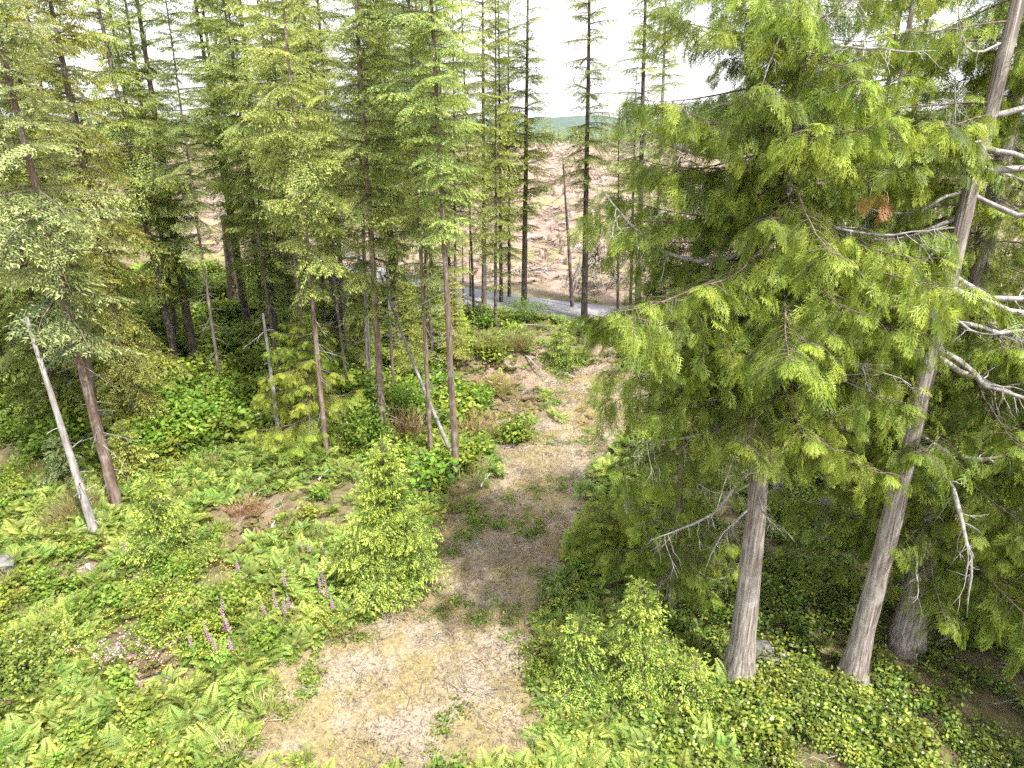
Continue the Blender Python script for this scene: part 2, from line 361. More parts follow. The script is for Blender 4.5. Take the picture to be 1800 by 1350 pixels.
# far hills behind the clear-cut
def hills():
    th = np.linspace(radians(20), radians(160), 160); rr = np.linspace(1500, 4200, 24)
    T_, RR = np.meshgrid(th, rr); X_ = np.cos(T_) * RR; Y_ = np.sin(T_) * RR
    prof = np.sin(np.clip((RR - 1500) / 2700, 0, 1) * pi) ** .8
    Z_ = -22 + prof * (25 + 70 * vnoise(X_, Y_, 900, 21) + 30 * vnoise(X_, Y_, 300, 22) + 10 * vnoise(X_, Y_, 80, 23))
    n = len(th); i, j = np.meshgrid(np.arange(n - 1), np.arange(23)); q = j * n + i
    m, t, N, Lk = mat_base('forested_hill'); out = N('ShaderNodeOutputMaterial'); pb = N('ShaderNodeBsdfPrincipled'); tc = N('ShaderNodeTexCoord')
    n1 = N('ShaderNodeTexNoise'); n1.inputs['Scale'].default_value = .05; n1.inputs['Detail'].default_value = 8; rp = ramp(t, [(.35, (.03, .055, .04)), (.65, (.075, .11, .085))])
    Lk(tc.outputs['Object'], n1.inputs['Vector']); Lk(n1.outputs['Fac'], rp.inputs[0]); Lk(rp.outputs[0], pb.inputs['Base Color']); pb.inputs['Roughness'].default_value = .95; Lk(pb.outputs[0], out.inputs[0])
    V = np.stack([X_, Y_, Z_], -1).reshape(-1, 3); F = np.stack([q, q + 1, q + n + 1, q + n], -1).reshape(-1, 4)
    structure(link('hills', mesh_of('hills', (V, F, np.zeros(len(V)), np.zeros(len(F), int)), [m], smooth=True)))
hills()

# ------------------------------------------------------------------ foliage templates
def fir_bough(rng, Lb, side=.45, droop=.18, up=.10, sl=.13, sw=.036, gap=.10, hang=.15, fresh=.25, base=.12):
    """flat-ish conifer bough along +X: limb, alternating side twigs, each feathered with needle sprigs"""
    a = Acc()
    t = np.linspace(0, 1, 7); wob = rng.normal(0, .02, 7).cumsum() * Lb * .4
    ax = np.stack([Lb * t, wob, Lb * (up * t - droop * t * t)], -1)
    tube(a, ax, np.linspace(.012 * Lb + .006, .003, 7), 4, .4, 1, cap=False)
    def A(tt): return np.stack([np.interp(tt, t, ax[:, k]) for k in range(3)], -1)
    ts = np.arange(base, 1.0, gap / Lb)
    for k, tt in enumerate(ts):
        s = 1 if k % 2 else -1; p0 = A(np.array([tt]))[0] + rng.normal(0, .015, 3)
        ls = Lb * side * (1 - tt) ** .75 * rng.uniform(.6, 1.15) + .12
        if tt < .2: ls *= .5 + 2.5 * tt
        an = radians(rng.uniform(48, 68)) * s; d = np.array([cos(an), sin(an), rng.normal(-hang, .10)]); d /= np.linalg.norm(d)
        ss = np.arange(.04, ls, sl * .42); n = len(ss)
        if n == 0: continue
        P = p0 + d * ss[:, None]; P[:, 2] -= hang * ss ** 2 * .9
        side2 = np.where(np.arange(n) % 2, 1., -1.) * radians(42) + rng.normal(0, .18, n)
        ca, sa = np.cos(side2), np.sin(side2)
        D = np.stack([d[0] * ca - d[1] * sa, d[0] * sa + d[1] * ca, d[2] + rng.normal(-.08, .22, n) - hang * .5], -1)
        Nn = np.stack([rng.normal(0, .35, n), rng.normal(0, .35, n), np.ones(n)], -1)
        tn = np.clip(.25 + .35 * (ss / ls) + rng.normal(0, .16, n) + (rng.random(n) < fresh) * .35, 0, 1)
        slivers(a, P, D, Nn, sl * rng.uniform(.75, 1.3, n), sw * rng.uniform(.8, 1.25, n), tn, .1)
        slivers(a, P[::2] , D[::2] * [1, 1, .3] + [0, 0, .35], Nn[::2] + [.8, .8, 0], sl * .8, sw, np.clip(tn[::2] + .05, 0, 1))
        slivers(a, P[-1:], d[None], np.array([[0, 0, 1.]]), sl * 1.3, sw * 1.3, min(1, tn[-1] + .15), .15)
    return a.get()

def place(arr, s, pitch, yaw, roll, off):
    V, F, T, Mi = arr
    m = Euler((roll, pitch, yaw)).to_matrix(); m = np.array(m)
    return (V * s) @ m.T + np.asarray(off), F, T, Mi

def crown(rng, Lc, rad, boughs, whorl=.5, per=5, profile=None, lift=(-.15, .25), thin=0.0, lop=0.0):
    """a conifer crown of whorled boughs on a stem of height Lc; returns mesh arrays"""
    a = Acc(); z = 0.0; prof = profile or (lambda u: (min(1, .55 + u * 2.2)) * (1 - u) ** .62)
    yaw0 = rng.uniform(0, 6.28)
    while z < Lc - .2:
        u = z / Lc; nb = per if u < .85 else 4; yaw0 += .9
        for k in range(nb):
            if rng.random() < thin: continue
            ln = rad * prof(u) * rng.uniform(.5, 1.25) + .12; b = min(boughs, key=lambda q_: abs(math.log(q_[4] / ln)) + rng.uniform(0, .12))
            Lb = b[4]; pitch = -(lift[0] + (lift[1] - lift[0]) * u ** 1.3) + rng.normal(0, .09)
            yw = yaw0 + k * 6.283 / nb + rng.normal(0, .25)
            V, F, T, Mi = place(b[:4], ln / Lb * (1 + lop * cos(yw + z * .35)), pitch, yw, rng.normal(0, .25), (0, 0, z + rng.normal(0, .13)))
            a.V.append(V); a.F.append(F + a.n); a.T.append(np.clip(T + rng.normal(0, .17) + .08 * u, 0, 1)); a.M.append(Mi); a.n += len(V)
        z += whorl * rng.uniform(.8, 1.25) * (1.0 - .45 * u)
    tube(a, np.array([[0, 0, Lc - 1.2], [0, 0, Lc]]), [.03, .006], 5, .4, 1)
    slivers(a, np.repeat([[0, 0, Lc - .3]], 6, 0), rng.normal(0, .4, (6, 3)) + [0, 0, 1], rng.normal(0, 1, (6, 3)), .32, .04, .9)
    return a.get()

def boughs_of(rng, lens, **k): return [(*fir_bough(rng, l, **k), l) for l in lens]

# cedar: a flat hanging spray, then limbs that carry curtains of them
def cedar_spray():
    """a ragged flat spray: few long laterals, each with narrow finger tips and open gaps between"""
    P, D, l, w, t = [], [], [], [], []
    r_ = np.random.default_rng(8); Rk = 5
    for k in range(Rk):
        for s in (-1, 1):
            x = .04 + (k + .25 * s) / Rk * .9
            an = s * radians(r_.uniform(30, 46) - 10 * k / Rk); lk = (.58 * (1 - .72 * k / Rk)) * r_.uniform(.75, 1.15); d = np.array([cos(an), sin(an), 0])
            P.append([x, 0, 0]); D.append(d); l.append(lk); w.append(.034); t.append(.30 + .3 * k / Rk)
            for f, s2 in ((.30, s), (.5, -s), (.68, s), (.84, -s)):
                a2 = an + s2 * radians(r_.uniform(26, 44)); P.append(np.array([x, 0, 0]) + d * lk * f); D.append([cos(a2), sin(a2), 0]); l.append(lk * .34 + .05); w.append(.030); t.append(.42 + .5 * f * r_.uniform(.6, 1))
    P.append([0, 0, 0]); D.append([1, 0, 0]); l.append(1.1); w.append(.03); t.append(.5)
    V, F = sliver_arrays(np.array(P, float), np.array(D, float), np.tile([0, 0, 1.], (len(P), 1)), np.array(l), np.array(w))
    V[:, 2] -= .25 * V[:, 0] ** 2 + .8 * V[:, 1] ** 2
    return V, F, np.repeat(t, 4)
SPRAY = cedar_spray()

def add_sprays(a, P, D, N, size, tint):
    D = nrm(D); S = nrm(np.cross(N, D)); Nn = np.cross(D, S); V, F, T = SPRAY; n = len(P); k = len(V)
    fr = np.stack([D, S, Nn], 1)                                   # rows: local axes
    W_ = np.einsum('kc,ncd->nkd', V, fr) * np.asarray(size).reshape(-1, 1, 1) + P[:, None]
    FF = (F[None] + (np.arange(n) * k)[:, None, None]).reshape(-1, 4)
    a.add(W_.reshape(-1, 3), FF, np.clip(T[None] + np.asarray(tint).reshape(-1, 1), 0, 1).ravel())

def cedar_bough(rng, Lb, sp=.36, dens=1.15, bare=.10):
    a = Acc(); t = np.linspace(0, 1, 10)
    ax = np.stack([Lb * t, rng.normal(0, .03, 10).cumsum() * Lb * .25, Lb * (.05 * t - .42 * t ** 1.5 + .26 * t ** 3)], -1)
    tube(a, ax, np.linspace(.007 * Lb + .006, .004, 10), 6, .5, 1, cap=False)
    A = lambda tt: np.array([np.interp(tt, t, ax[:, k]) for k in range(3)])
    SP, SD, SN, SS, ST = [], [], [], [], []
    for k, tt in enumerate(np.arange(bare, 1.0, .15 / Lb / dens)):
        s = 1 if k % 2 else -1; an = s * radians(rng.uniform(45, 85)); ls = rng.uniform(.45, 1.15) * (1.1 - .55 * tt) * min(1.2, Lb / 3.2)
        d = np.array([cos(an), sin(an), rng.uniform(-.35, .2)]); d /= np.linalg.norm(d)
        ss = np.linspace(0, ls, 6); pts = A(tt) + d * ss[:, None]; pts[:, 2] -= .55 * ss ** 2 / max(ls, .3)
        tube(a, pts, np.linspace(.010, .003, 6), 3, .5, 1, cap=False)
        b0 = rng.normal(-.02, .15)
        for sv in np.arange(.06, ls + .08, .095):
            p = np.array([np.interp(sv, ss, pts[:, c]) for c in range(3)])
            dd = d * [.5, .5, 0] + [rng.normal(0, .3), rng.normal(0, .3), -rng.uniform(.5, 1.4)]
            SP.append(p); SD.append(dd); SN.append(rng.normal(0, .6, 3) + [cos(an) * .6, sin(an) * .6, .55]); SS.append(sp * rng.uniform(.55, 1.5)); ST.append(b0 + rng.normal(0, .16))
    for q in range(5):
        SP.append(A(.97)); SD.append(np.array([.8, rng.normal(0, .5), -.3 + rng.normal(0, .2)])); SN.append(np.array([.2, 0, 1.]) + rng.normal(0, .2, 3)); SS.append(sp * 1.1); ST.append(.1)
    add_sprays(a, np.array(SP), np.array(SD), np.array(SN), np.array(SS), np.array(ST))
    return a

def dead_branch_mesh(rng, Lb, r0, sag=.2, curl=.35, twigs=9, n=6):
    a = Acc(); t = np.linspace(0, 1, 12)
    ax = np.stack([Lb * t, rng.normal(0, .055, 12).cumsum() * Lb * .28, Lb * (-sag * np.sin(t * pi * .8) + curl * t ** 2.6) + rng.normal(0, .03, 12).cumsum() * Lb * .3], -1)
    tube(a, ax, (r0 * (1 - t) ** .8 + .005) * (1 + rng.normal(0, .10, 12)), n, .5, 0, ridge=.07, rng=rng)
    for k in range(int(twigs * 1.6)):
        tt = rng.uniform(.25, .95); p = np.array([np.interp(tt, t, ax[:, c]) for c in range(3)]); ln = Lb * rng.uniform(.07, .24)
        d = nrm(np.array([rng.uniform(.1, .9), rng.normal(0, .8), rng.normal(-.25, .5)])); s = np.linspace(0, 1, 6)
        pts = p + d * (s * ln)[:, None] + rng.normal(0, .02, (6, 3)).cumsum(0) * ln * 2; pts[:, 2] -= .3 * ln * s ** 2; pts[0] = p
        tube(a, pts, np.linspace(r0 * .30 * (1 - tt) + .006, .003, 6), 4, .5, 0)
        for _ in range(2):
            e = pts[rng.integers(2, 5)]; d2 = nrm(d + rng.normal(0, .6, 3)); tube(a, np.array([e, e + d2 * ln * .2, e + d2 * ln * .4 + [0, 0, -.05 * ln]]), [.006, .004, .002], 3, .5, 0)
    return a

rg = np.random.default_rng(5)
LENS = (.5, .5, .9, .9, 1.4, 1.4, 2.0, 2.0, 2.7, 2.7)
FIRB = boughs_of(rg, LENS, side=.60, droop=.16, up=.14, hang=.20, gap=.075, sl=.12, sw=.034, base=.05)
HEMB = boughs_of(rg, LENS, side=.52, droop=.34, up=.08, hang=.18, sl=.12, sw=.036, gap=.08, fresh=.5, base=.06)
SAPB = boughs_of(rg, (.35, .35, .7, .7, 1.1, 1.1, 1.6, 1.6), side=.52, droop=.12, up=.10, sl=.085, sw=.030, gap=.07, hang=.30, fresh=.45)
CROWNS = {'fir': [], 'thin': [], 'hem': []}
CROWN_L = 16.0
fir_prof = lambda u: min(1, .50 + u * 2.0) * (1 - u) ** .55
for s, (rd_, wh_, pe_, th_, lo_, li_) in enumerate([(2.5, .68, 6, .12, .1, -.22), (2.7, .80, 6, .20, .25, -.32), (2.1, .60, 6, .16, .2, -.05), (2.9, .95, 6, .14, .3, -.28), (2.4, .72, 5, .30, .35, -.12), (2.6, .64, 6, .18, .15, -.38)]):
    r_ = np.random.default_rng(100 + s)
    CROWNS['fir'].append(mesh_of('fir_crown', crown(r_, CROWN_L, rd_, FIRB, whorl=wh_, per=pe_, profile=fir_prof, lift=(li_, .40), thin=th_, lop=lo_), [M['fir'], M['twig']]))
for s in range(2):
    r_ = np.random.default_rng(140 + s)
    CROWNS['thin'].append(mesh_of('thin_fir_crown', crown(r_, CROWN_L, 2.4, FIRB, whorl=.78, per=5, profile=fir_prof, lift=(-.2, .35), thin=.16), [M['fir'], M['twig']]))
for s in range(2):
    r_ = np.random.default_rng(170 + s)
    CROWNS['hem'].append(mesh_of('hemlock_crown', crown(r_, CROWN_L, 2.9, HEMB, whorl=.62, per=6, profile=lambda u: min(1, .75 + u) * (1 - u) ** .7, lift=(-.12, .25), thin=.12), [M['hemlock'], M['twig']]))
CROWNS['blue'] = CROWNS['fir'][:2]; CROWNS['light'] = CROWNS['thin'] + CROWNS['fir'][2:3]

def twig_ring(rng):
    """sparse dead twigs on the bare lower stem: unit height 1 m .. scaled by hand"""
    a = Acc()
    for k in range(26):
        z = rng.uniform(0, 6); yaw = rng.uniform(0, 6.28); ln = rng.uniform(.35, 1.3); d = np.array([cos(yaw), sin(yaw), rng.uniform(-.45, .05)])
        s = np.linspace(0, 1, 5); p = np.array([0, 0, z]) + d * (s * ln)[:, None]; p[:, 2] -= .12 * s ** 2 * ln
        tube(a, p, np.linspace(.014, .003, 5), 3, .5, 0, cap=False)
        for _ in range(3):
            e = p[rng.integers(1, 5)]; d2 = nrm(d + rng.normal(0, .6, 3)); tube(a, np.array([e, e + d2 * ln * .15, e + d2 * ln * .3]), [.006, .004, .002], 3, .5, 0, cap=False)
    return a
TWIGS = [mesh_of('dead_twigs', twig_ring(np.random.default_rng(60 + k)), [M['greybark']]) for k in range(3)]

def trunk_mesh(rng, h, r0, r1, mat, lean=(0, 0), n=10, rings=22, flare=.15, wob=.02, ridge=.04, tap=1.0):
    a = Acc(); t = np.linspace(0, 1, rings) ** 1.25; w = rng.normal(0, wob, (rings, 2)).cumsum(0) * .35; w -= w[0]
    pts = np.stack([lean[0] * t + w[:, 0], lean[1] * t + w[:, 1], -.35 + (h + .35) * t], -1)
    rad = r1 + (r0 - r1) * (1 - (pts[:, 2] - pts[0, 2]) / (pts[-1, 2] - pts[0, 2])) ** tap; rad = rad * (1 + flare * np.exp(-np.maximum(pts[:, 2], 0) / (r0 * 2.2)))
    tube(a, pts, rad, n, .5, 0, ridge=ridge, rng=rng)
    return mesh_of('trunk', a, [mat], smooth=True), pts

# ------------------------------------------------------------------ the trees of the belt
# kind, base px, upper px on the stem, stem width px (photo), height m, foliage starts at py, crown radius factor, bark, label
def forest_tree(name, kind, bx, by, ux, uy, wpx, h, cpy, rf, bark, label, group='conifers of the roadside belt', seed=None, world=None):
    b = at(bx, by) if world is None else Vector((world[0], world[1], float(H(world[0], world[1]))))
    sd = int(abs(b.x * 37 + b.y * 91)) if seed is None else seed; rng = np.random.default_rng(sd)
    e = link(name, None, loc=b); tag(e, label, {'fir_tree': 'fir tree', 'hemlock_tree': 'hemlock tree'}.get(name, 'tree'), group)
    slant = (Vector((0, 0, CAM_Z)) - b).length
    r0 = max(.05, wpx / FPX * slant * .44) if world is None else wpx * .85
    if world is None:
        u = at_depth(ux, uy, b.y); lx = (u.x - b.x) / max(1, u.z - b.z) * h; cz = at_depth(bx, cpy, b.y).z - b.z
    else: lx = rng.normal(0, .02) * h; cz = cpy
    lean = (lx, rng.normal(0, .012) * h)
    me, pts = trunk_mesh(rng, h, r0, .02, M[bark], lean); tk = link('trunk', me, e)
    cz = max(1.0, cz); ln = h - cz; pool = CROWNS[kind]; cm = pool[rng.integers(len(pool))]
    yaw = rng.uniform(0, 6.28)
    rot = Euler((-lean[1] / h, lean[0] / h, 0)).to_matrix() @ Euler((0, 0, yaw)).to_matrix()
    c = link('crown', cm, e, loc=(lean[0] * cz / h, lean[1] * cz / h, cz), rot=rot.to_euler(), scale=(rf, rf, ln / CROWN_L))
    if kind == 'light': c.material_slots[0].link = 'OBJECT'; c.material_slots[0].material = M['hemlock']
    if kind == 'blue': c.material_slots[0].link = 'OBJECT'; c.material_slots[0].material = M['firblue']
    if cz > 3.5:
        k = link('dead_twigs', TWIGS[rng.integers(3)], tk, loc=(lean[0] * .5 * cz / h, 0, max(.8, cz - 7.0)), rot=(0, 0, yaw), scale=(1, 1, min(1.2, (cz - .6) / 6))); k['kind'] = 'stuff'
    return e

FT = [
 ('fir_tree', 'blue', 205, 885, 125, 575, 18, 24, 600, 1.15, 'redbark', 'tall blue-green fir with bare pinkish trunk, right of the pale snag at far left'),
 ('hemlock_tree', 'hem', 240, 757, 196, 540, 16, 25, 760, 1.0, 'bark', 'hemlock with layered light green boughs almost to the ground at left'),
 ('fir_tree', 'fir', 184, 800, 158, 660, 8, 15, 560, .6, 'bark', 'slim young stem close behind the pinkish fir trunk at left'),
 ('fir_tree', 'fir', 342, 640, 310, 430, 17, 27, 520, 1.0, 'bark', 'dark straight fir trunk behind the layered hemlock, left of the brushy clearing'),
 ('fir_tree', 'fir', 438, 582, 398, 330, 15, 28, 320, 1.0, 'bark', 'dark slightly leaning fir right beside the broken reddish snag'),
 ('fir_tree', 'fir', 488, 633, 470, 450, 16, 27, 520, 1.05, 'bark', 'thick dark fir trunk between the broken snag and the thin grey stems'),
 ('fir_tree', 'thin', 516, 620, 503, 470, 8, 22, 500, .75, 'greybark', 'thin grey-barked fir just right of the thick dark trunk'),
 ('fir_tree', 'fir', 574, 806, 530, 330, 10, 24, 500, .85, 'redbark', 'slender reddish fir left of the light-leaved maple bush'),
 ('fir_tree', 'thin', 572, 610, 566, 480, 7, 20, 480, .7, 'bark', 'thin fir in the shade behind the drooping young cedar'),
 ('fir_tree', 'thin', 648, 695, 638, 400, 10, 24, 480, .9, 'greybark', 'pale grey fir trunk directly behind the main dark trunk at centre left'),
 ('fir_tree', 'fir', 675, 786, 643, 230, 14, 26, 540, 1.0, 'redbark', 'tall brown fir rising behind the bright young fir'),
 ('fir_tree', 'fir', 757, 797, 738, 400, 10, 24, 520, .85, 'redbark', 'reddish fir crossed by the leaning pole'),
 ('fir_tree', 'fir', 803, 838, 770, 200, 15, 26, 400, .85, 'redbark', 'tall patchy-barked fir at the left edge of the dirt track'),
 ('fir_tree', 'light', 851, 536, 850, 175, 11, 27, 420, .95, 'bark', 'dark straight fir by the road, leftmost of the open row'),
 ('fir_tree', 'light', 871, 575, 871, 300, 7, 22, 500, .8, 'bark', 'thin fir on the near bank below the road, left of the yellow bush'),
 ('fir_tree', 'light', 881, 532, 878, 260, 8, 24, 440, .85, 'bark', 'slim dark fir at the roadside, second of the open row'),
 ('fir_tree', 'light', 895, 522, 894, 330, 7, 23, 450, .8, 'bark', 'slimmest roadside fir just left of the straight double-height trunk'),
 ('fir_tree', 'light', 921, 537, 926, 200, 12, 27, 400, 1.15, 'bark', 'straight dark fir in the middle of the open roadside row'),
 ('fir_tree', 'thin', 1027, 562, 1033, 180, 13, 28, 380, 1.0, 'bark', 'lone dark fir standing before the slash pile'),
 ('fir_tree', 'thin', 1121, 585, 1128, 280, 13, 27, 400, .95, 'bark', 'fir by the road at the left edge of the cedar foliage'),
 ('fir_tree', 'thin', 1152, 562, 1160, 300, 11, 26, 400, .9, 'greybark', 'grey fir right of the road gap, half behind cedar sprays'),
 ('fir_tree', 'thin', 1086, 545, 1087, 400, 6, 14, 420, .5, 'bark', 'thin pole fir between the slash pile and the cedar foliage'),
 ('fir_tree', 'thin', 1108, 552, 1112, 380, 7, 16, 360, .5, 'bark', 'second thin pole fir right of the slash pile'),
]
for a_ in FT: forest_tree(*a_)

BACK0 = [
 (-19.5, 33.5, 'light', 23, 7.0, .8, .13, 'slim fir between the layered hemlock and the dark straight trunk'), (-16.2, 35.5, 'fir', 22, 8.0, .8, .12, 'slim fir right of the dark straight trunk'),
 (-13.0, 36.0, 'fir', 24, 8.5, .85, .13, 'slim fir in front of the thick dark trunk'), (-11.6, 45.5, 'light', 26, 7.0, .9, .14, 'yellow-green fir between the thin grey stems, far back'),
 (-9.4, 36.5, 'fir', 22, 8.0, .75, .11, 'slim fir behind the slender reddish fir'), (-12.6, 41.5, 'light', 24, 6.5, .85, .13, 'yellow-green fir behind the thick dark trunk'),
 (-7.6, 44.0, 'light', 25, 6.5, .85, .13, 'yellow-green fir behind the pale grey trunk'), (-23.4, 34.0, 'light', 24, 5.0, .9, .14, 'yellow-green fir behind the pinkish fir trunk'),
 (-27.6, 35.0, 'fir', 25, 4.0, .95, .15, 'slim fir near the left border behind the broad one'), (-4.7, 38.6, 'fir', 22, 8.5, .7, .11, 'slim fir between the reddish fir and the track-side fir'),
 (-10.2, 31.8, 'fir', 22, 9.0, .75, .11, 'slim fir left of the slender reddish fir'), (-6.3, 33.8, 'fir', 23, 9.5, .75, .11, 'slim fir between the main brown fir and the reddish fir'),
 (-34.0, 33.0, 'fir', 26, 2.0, 1.2, .25, 'fir cut by the left border of the picture'), (-28.0, 43.5, 'hem', 27, 2.5, 1.15, .22, 'hemlock between the far left firs'),
 (-22.0, 43.0, 'fir', 28, 4.0, 1.1, .22, 'fir behind the layered hemlock, farther than its neighbour'), (-9.3, 50.5, 'fir', 29, 5.0, 1.1, .2, 'fir by the road behind the thin grey stems'),
 (-6.4, 50.0, 'fir', 28, 5.5, 1.05, .2, 'fir by the road behind the main brown fir'), (-4.4, 48.2, 'fir', 26, 6.0, .95, .16, 'fir at the left end of the visible road'),
 (-14.2, 50.5, 'fir', 27, 6.0, 1.05, .2, 'fir by the road right of the broken snag'), (-2.6, 46.0, 'thin', 24, 6.0, .9, .12, 'slim fir left of the open roadside row'),
 (-6.0, 37.0, 'hem', 7.5, .8, .55, .08, 'short understorey hemlock behind the leaning pole'), (-8.6, 38.5, 'hem', 8.5, .8, .6, .09, 'short understorey hemlock behind the main brown fir'),
 (-11.6, 38.5, 'fir', 8.0, .8, .6, .09, 'short understorey fir behind the drooping young cedar'), (-3.3, 38.8, 'hem', 6.0, .6, .5, .07, 'short understorey hemlock right behind the track-side fir'),
 (-14.0, 43.5, 'fir', 9.0, .8, .65, .1, 'short understorey fir left of the thin grey stems'), (-21.5, 34.5, 'hem', 8.0, .6, .7, .1, 'short understorey hemlock left of the dark straight trunk'),
 (-26.0, 27.5, 'hem', 7.0, .5, .7, .1, 'short understorey hemlock at the left border by the pale snag'), (-5.0, 41.8, 'fir', 9.0, 1.0, .55, .09, 'short understorey fir beneath the road left end'),
]
BACK = BACK0 + [  # (x, y, kind, height, crown base height, radius factor, stem radius, label)
 (-26.5, 31.0, 'blue', 27, 3.0, 1.25, .26, 'broad blue-green fir filling the left edge of the picture'),
 (-22.0, 30.5, 'hem', 26, 2.2, 1.1, .22, 'light hemlock behind the pale leaning snag'),
 (-29.5, 38.5, 'fir', 28, 3.5, 1.2, .26, 'dark fir deep in the far left corner of the wood'),
 (-24.5, 37.5, 'hem', 27, 2.5, 1.1, .22, 'yellow-green hemlock behind the pinkish fir at left'),
 (-20.2, 39.0, 'fir', 29, 5.0, 1.1, .25, 'fir with high crown behind the layered hemlock'),
 (-31.0, 47.0, 'fir', 27, 3.0, 1.2, .25, 'far fir by the road at extreme left'),
 (-25.0, 47.5, 'hem', 28, 4.0, 1.1, .22, 'far hemlock by the road behind the left wood'),
 (-18.6, 46.5, 'fir', 30, 7.5, 1.05, .22, 'far fir left of the broken reddish snag'),
 (-12.6, 47.5, 'fir', 29, 9.0, 1.05, .22, 'far fir behind the thick dark trunk'),
 (-10.6, 42.0, 'fir', 28, 7.5, 1.1, .2, 'fir standing behind the drooping young cedar'),
 (-8.2, 47.0, 'fir', 28, 8.0, 1.0, .2, 'far fir above the light-leaved maple bush'),
 (-7.0, 40.5, 'fir', 26, 6.0, 1.0, .17, 'fir in the shade left of the leaning pole'),
 (-5.2, 44.5, 'fir', 27, 7.0, .95, .17, 'fir behind the reddish trunks near the leaning pole'),
 (-3.6, 41.5, 'fir', 23, 5.5, .85, .13, 'short-crowned fir just behind the track-side fir'),
 (-15.5, 41.0, 'hem', 24, 6.5, .95, .18, 'hemlock behind the dark trunks left of the clearing'),
 (-16.6, 52.0, 'fir', 28, 10., 1.0, .22, 'farthest fir seen between the broken snag and the thick dark trunk'),
 (17.0, 33.5, 'fir', 27, 3.0, 1.15, .22, 'fir hidden behind the front cedar crown'),
 (21.5, 38.0, 'fir', 28, 4.0, 1.15, .24, 'fir filling the gap between the two front cedars'),
 (26.0, 33.0, 'fir', 28, 2.5, 1.2, .25, 'dark fir behind the leaning cedar'),
 (15.5, 42.0, 'fir', 27, 7.0, 1.0, .2, 'roadside fir behind the upper cedar boughs'),
 (30.5, 40.0, 'hem', 28, 3.0, 1.2, .25, 'hemlock at the far right edge of the wood'),
 (31.0, 27.0, 'fir', 26, 2.0, 1.2, .25, 'shaded fir at the right edge behind the dead hanging limb'),
 (23.0, 25.5, 'hem', 17, 1.0, .95, .15, 'shaded hemlock low in the right corner behind the cedar trunks'),
 (14.0, 27.0, 'hem', 13, 1.0, .75, .11, 'lower hemlock seen between the front cedar trunk and the leaning one'),
]
for x_, y_, k_, h_, cb_, rf_, r_, lb_ in BACK:
    forest_tree('hemlock_tree' if k_ == 'hem' else 'fir_tree', k_, 0, 0, 0, 0, r_, h_, cb_, rf_, 'bark', lb_, 'conifers deeper in the wood', world=(x_, y_))

# ------------------------------------------------------------------ snags and poles
_st = Acc(); tube(_st, np.array([[0, 0, 0], [.5, 0, .02], [.8, .03, .0], [1, .05, -.03]]), [.022, .018, .013, .008], 5, .5, 0)
STUB = mesh_of('stub', _st, [M['greybark']], True)
def snag(name, bx, by, ux, uy, wpx, bark, label, cat='snag', tip=.35, branches=0, seed=1, group=None, stubs=5):
    b = at(bx, by); u = at_depth(ux, uy, b.y); h = u.z - b.z; rng = np.random.default_rng(seed)
    slant = (Vector((0, 0, CAM_Z)) - b).length; r0 = max(.03, wpx / FPX * slant * .5)
    e = link(name, None, loc=b); tag(e, label, cat, group)
    me, pts = trunk_mesh(rng, h, r0, r0 * tip, M[bark], (u.x - b.x, rng.normal(0, .01) * h), flare=.2, wob=.012); tr = link('trunk', me, e)
    for k in range(branches):
        f = rng.uniform(.3, .98); p = pts[int(f * (len(pts) - 1))]; ln = rng.uniform(.4, 1.5)
        link('dead_branch', mesh_of('dead_branch', dead_branch_mesh(rng, ln, .022, sag=rng.uniform(.1, .6), curl=-.3, twigs=4, n=5), [M['deadwood']], True), tr,
             loc=p, rot=(0, rng.uniform(.1, .7), rng.uniform(0, 6.28)))
    for k in range(stubs):   # broken stubs
        f = rng.uniform(.08, .97); q_ = int(f * (len(pts) - 1)); link('stub', STUB, tr, loc=pts[q_], rot=(0, rng.uniform(-.5, .3), rng.uniform(0, 6.28)), scale=(rng.uniform(.5, 1.6) * r0 * 2.4, 1, 1))
    return e
snag('dead_snag', 171, 946, 40, 560, 13, 'greybark', 'bare pale grey snag leaning left at the far left of the clearing', branches=0, seed=3, stubs=26)
snag('broken_snag', 412, 528, 396, 378, 17, 'redbark', 'broken reddish snag hung with white peeled limbs in the left wood', tip=.7, branches=9, seed=4)
snag('dead_pole', 493, 783, 464, 550, 10, 'greybark', 'thin dead pole left of the drooping young cedar', branches=4, seed=5)
snag('dead_pole', 620, 700, 603, 630, 6, 'deadwood', 'short white dead stick in front of the dark maple shade', seed=6)
snag('dead_pole', 1364, 896, 1372, 800, 15, 'greybark', 'pale alder-like stem right of the front cedar trunk', tip=.8, seed=7)
snag('dead_pole', 990, 0, 0, 0, 1, 'bark', '', seed=8) if False else None
snag('dead_pole', 1007, 540, 988, 270, 7, 'bark', 'thin black leaning pole left of the slash pile', tip=.3, branches=5, seed=9)
snag('dead_pole', 815, 533, 813, 420, 4, 'bark', 'thinnest pole by the road at the left end of the asphalt', seed=10)
snag('dead_pole', 827, 522, 825, 440, 4, 'bark', 'second thin pole by the road at the left end of the asphalt', seed=12)
snag('dead_pole', 1134, 640, 1132, 608, 5, 'deadwood', 'short white stub standing on the bank by the cedar tips', seed=13)
snag('dead_pole', 552, 785, 548, 735, 7, 'greybark', 'short pale pole under the drooping young cedar', seed=14)

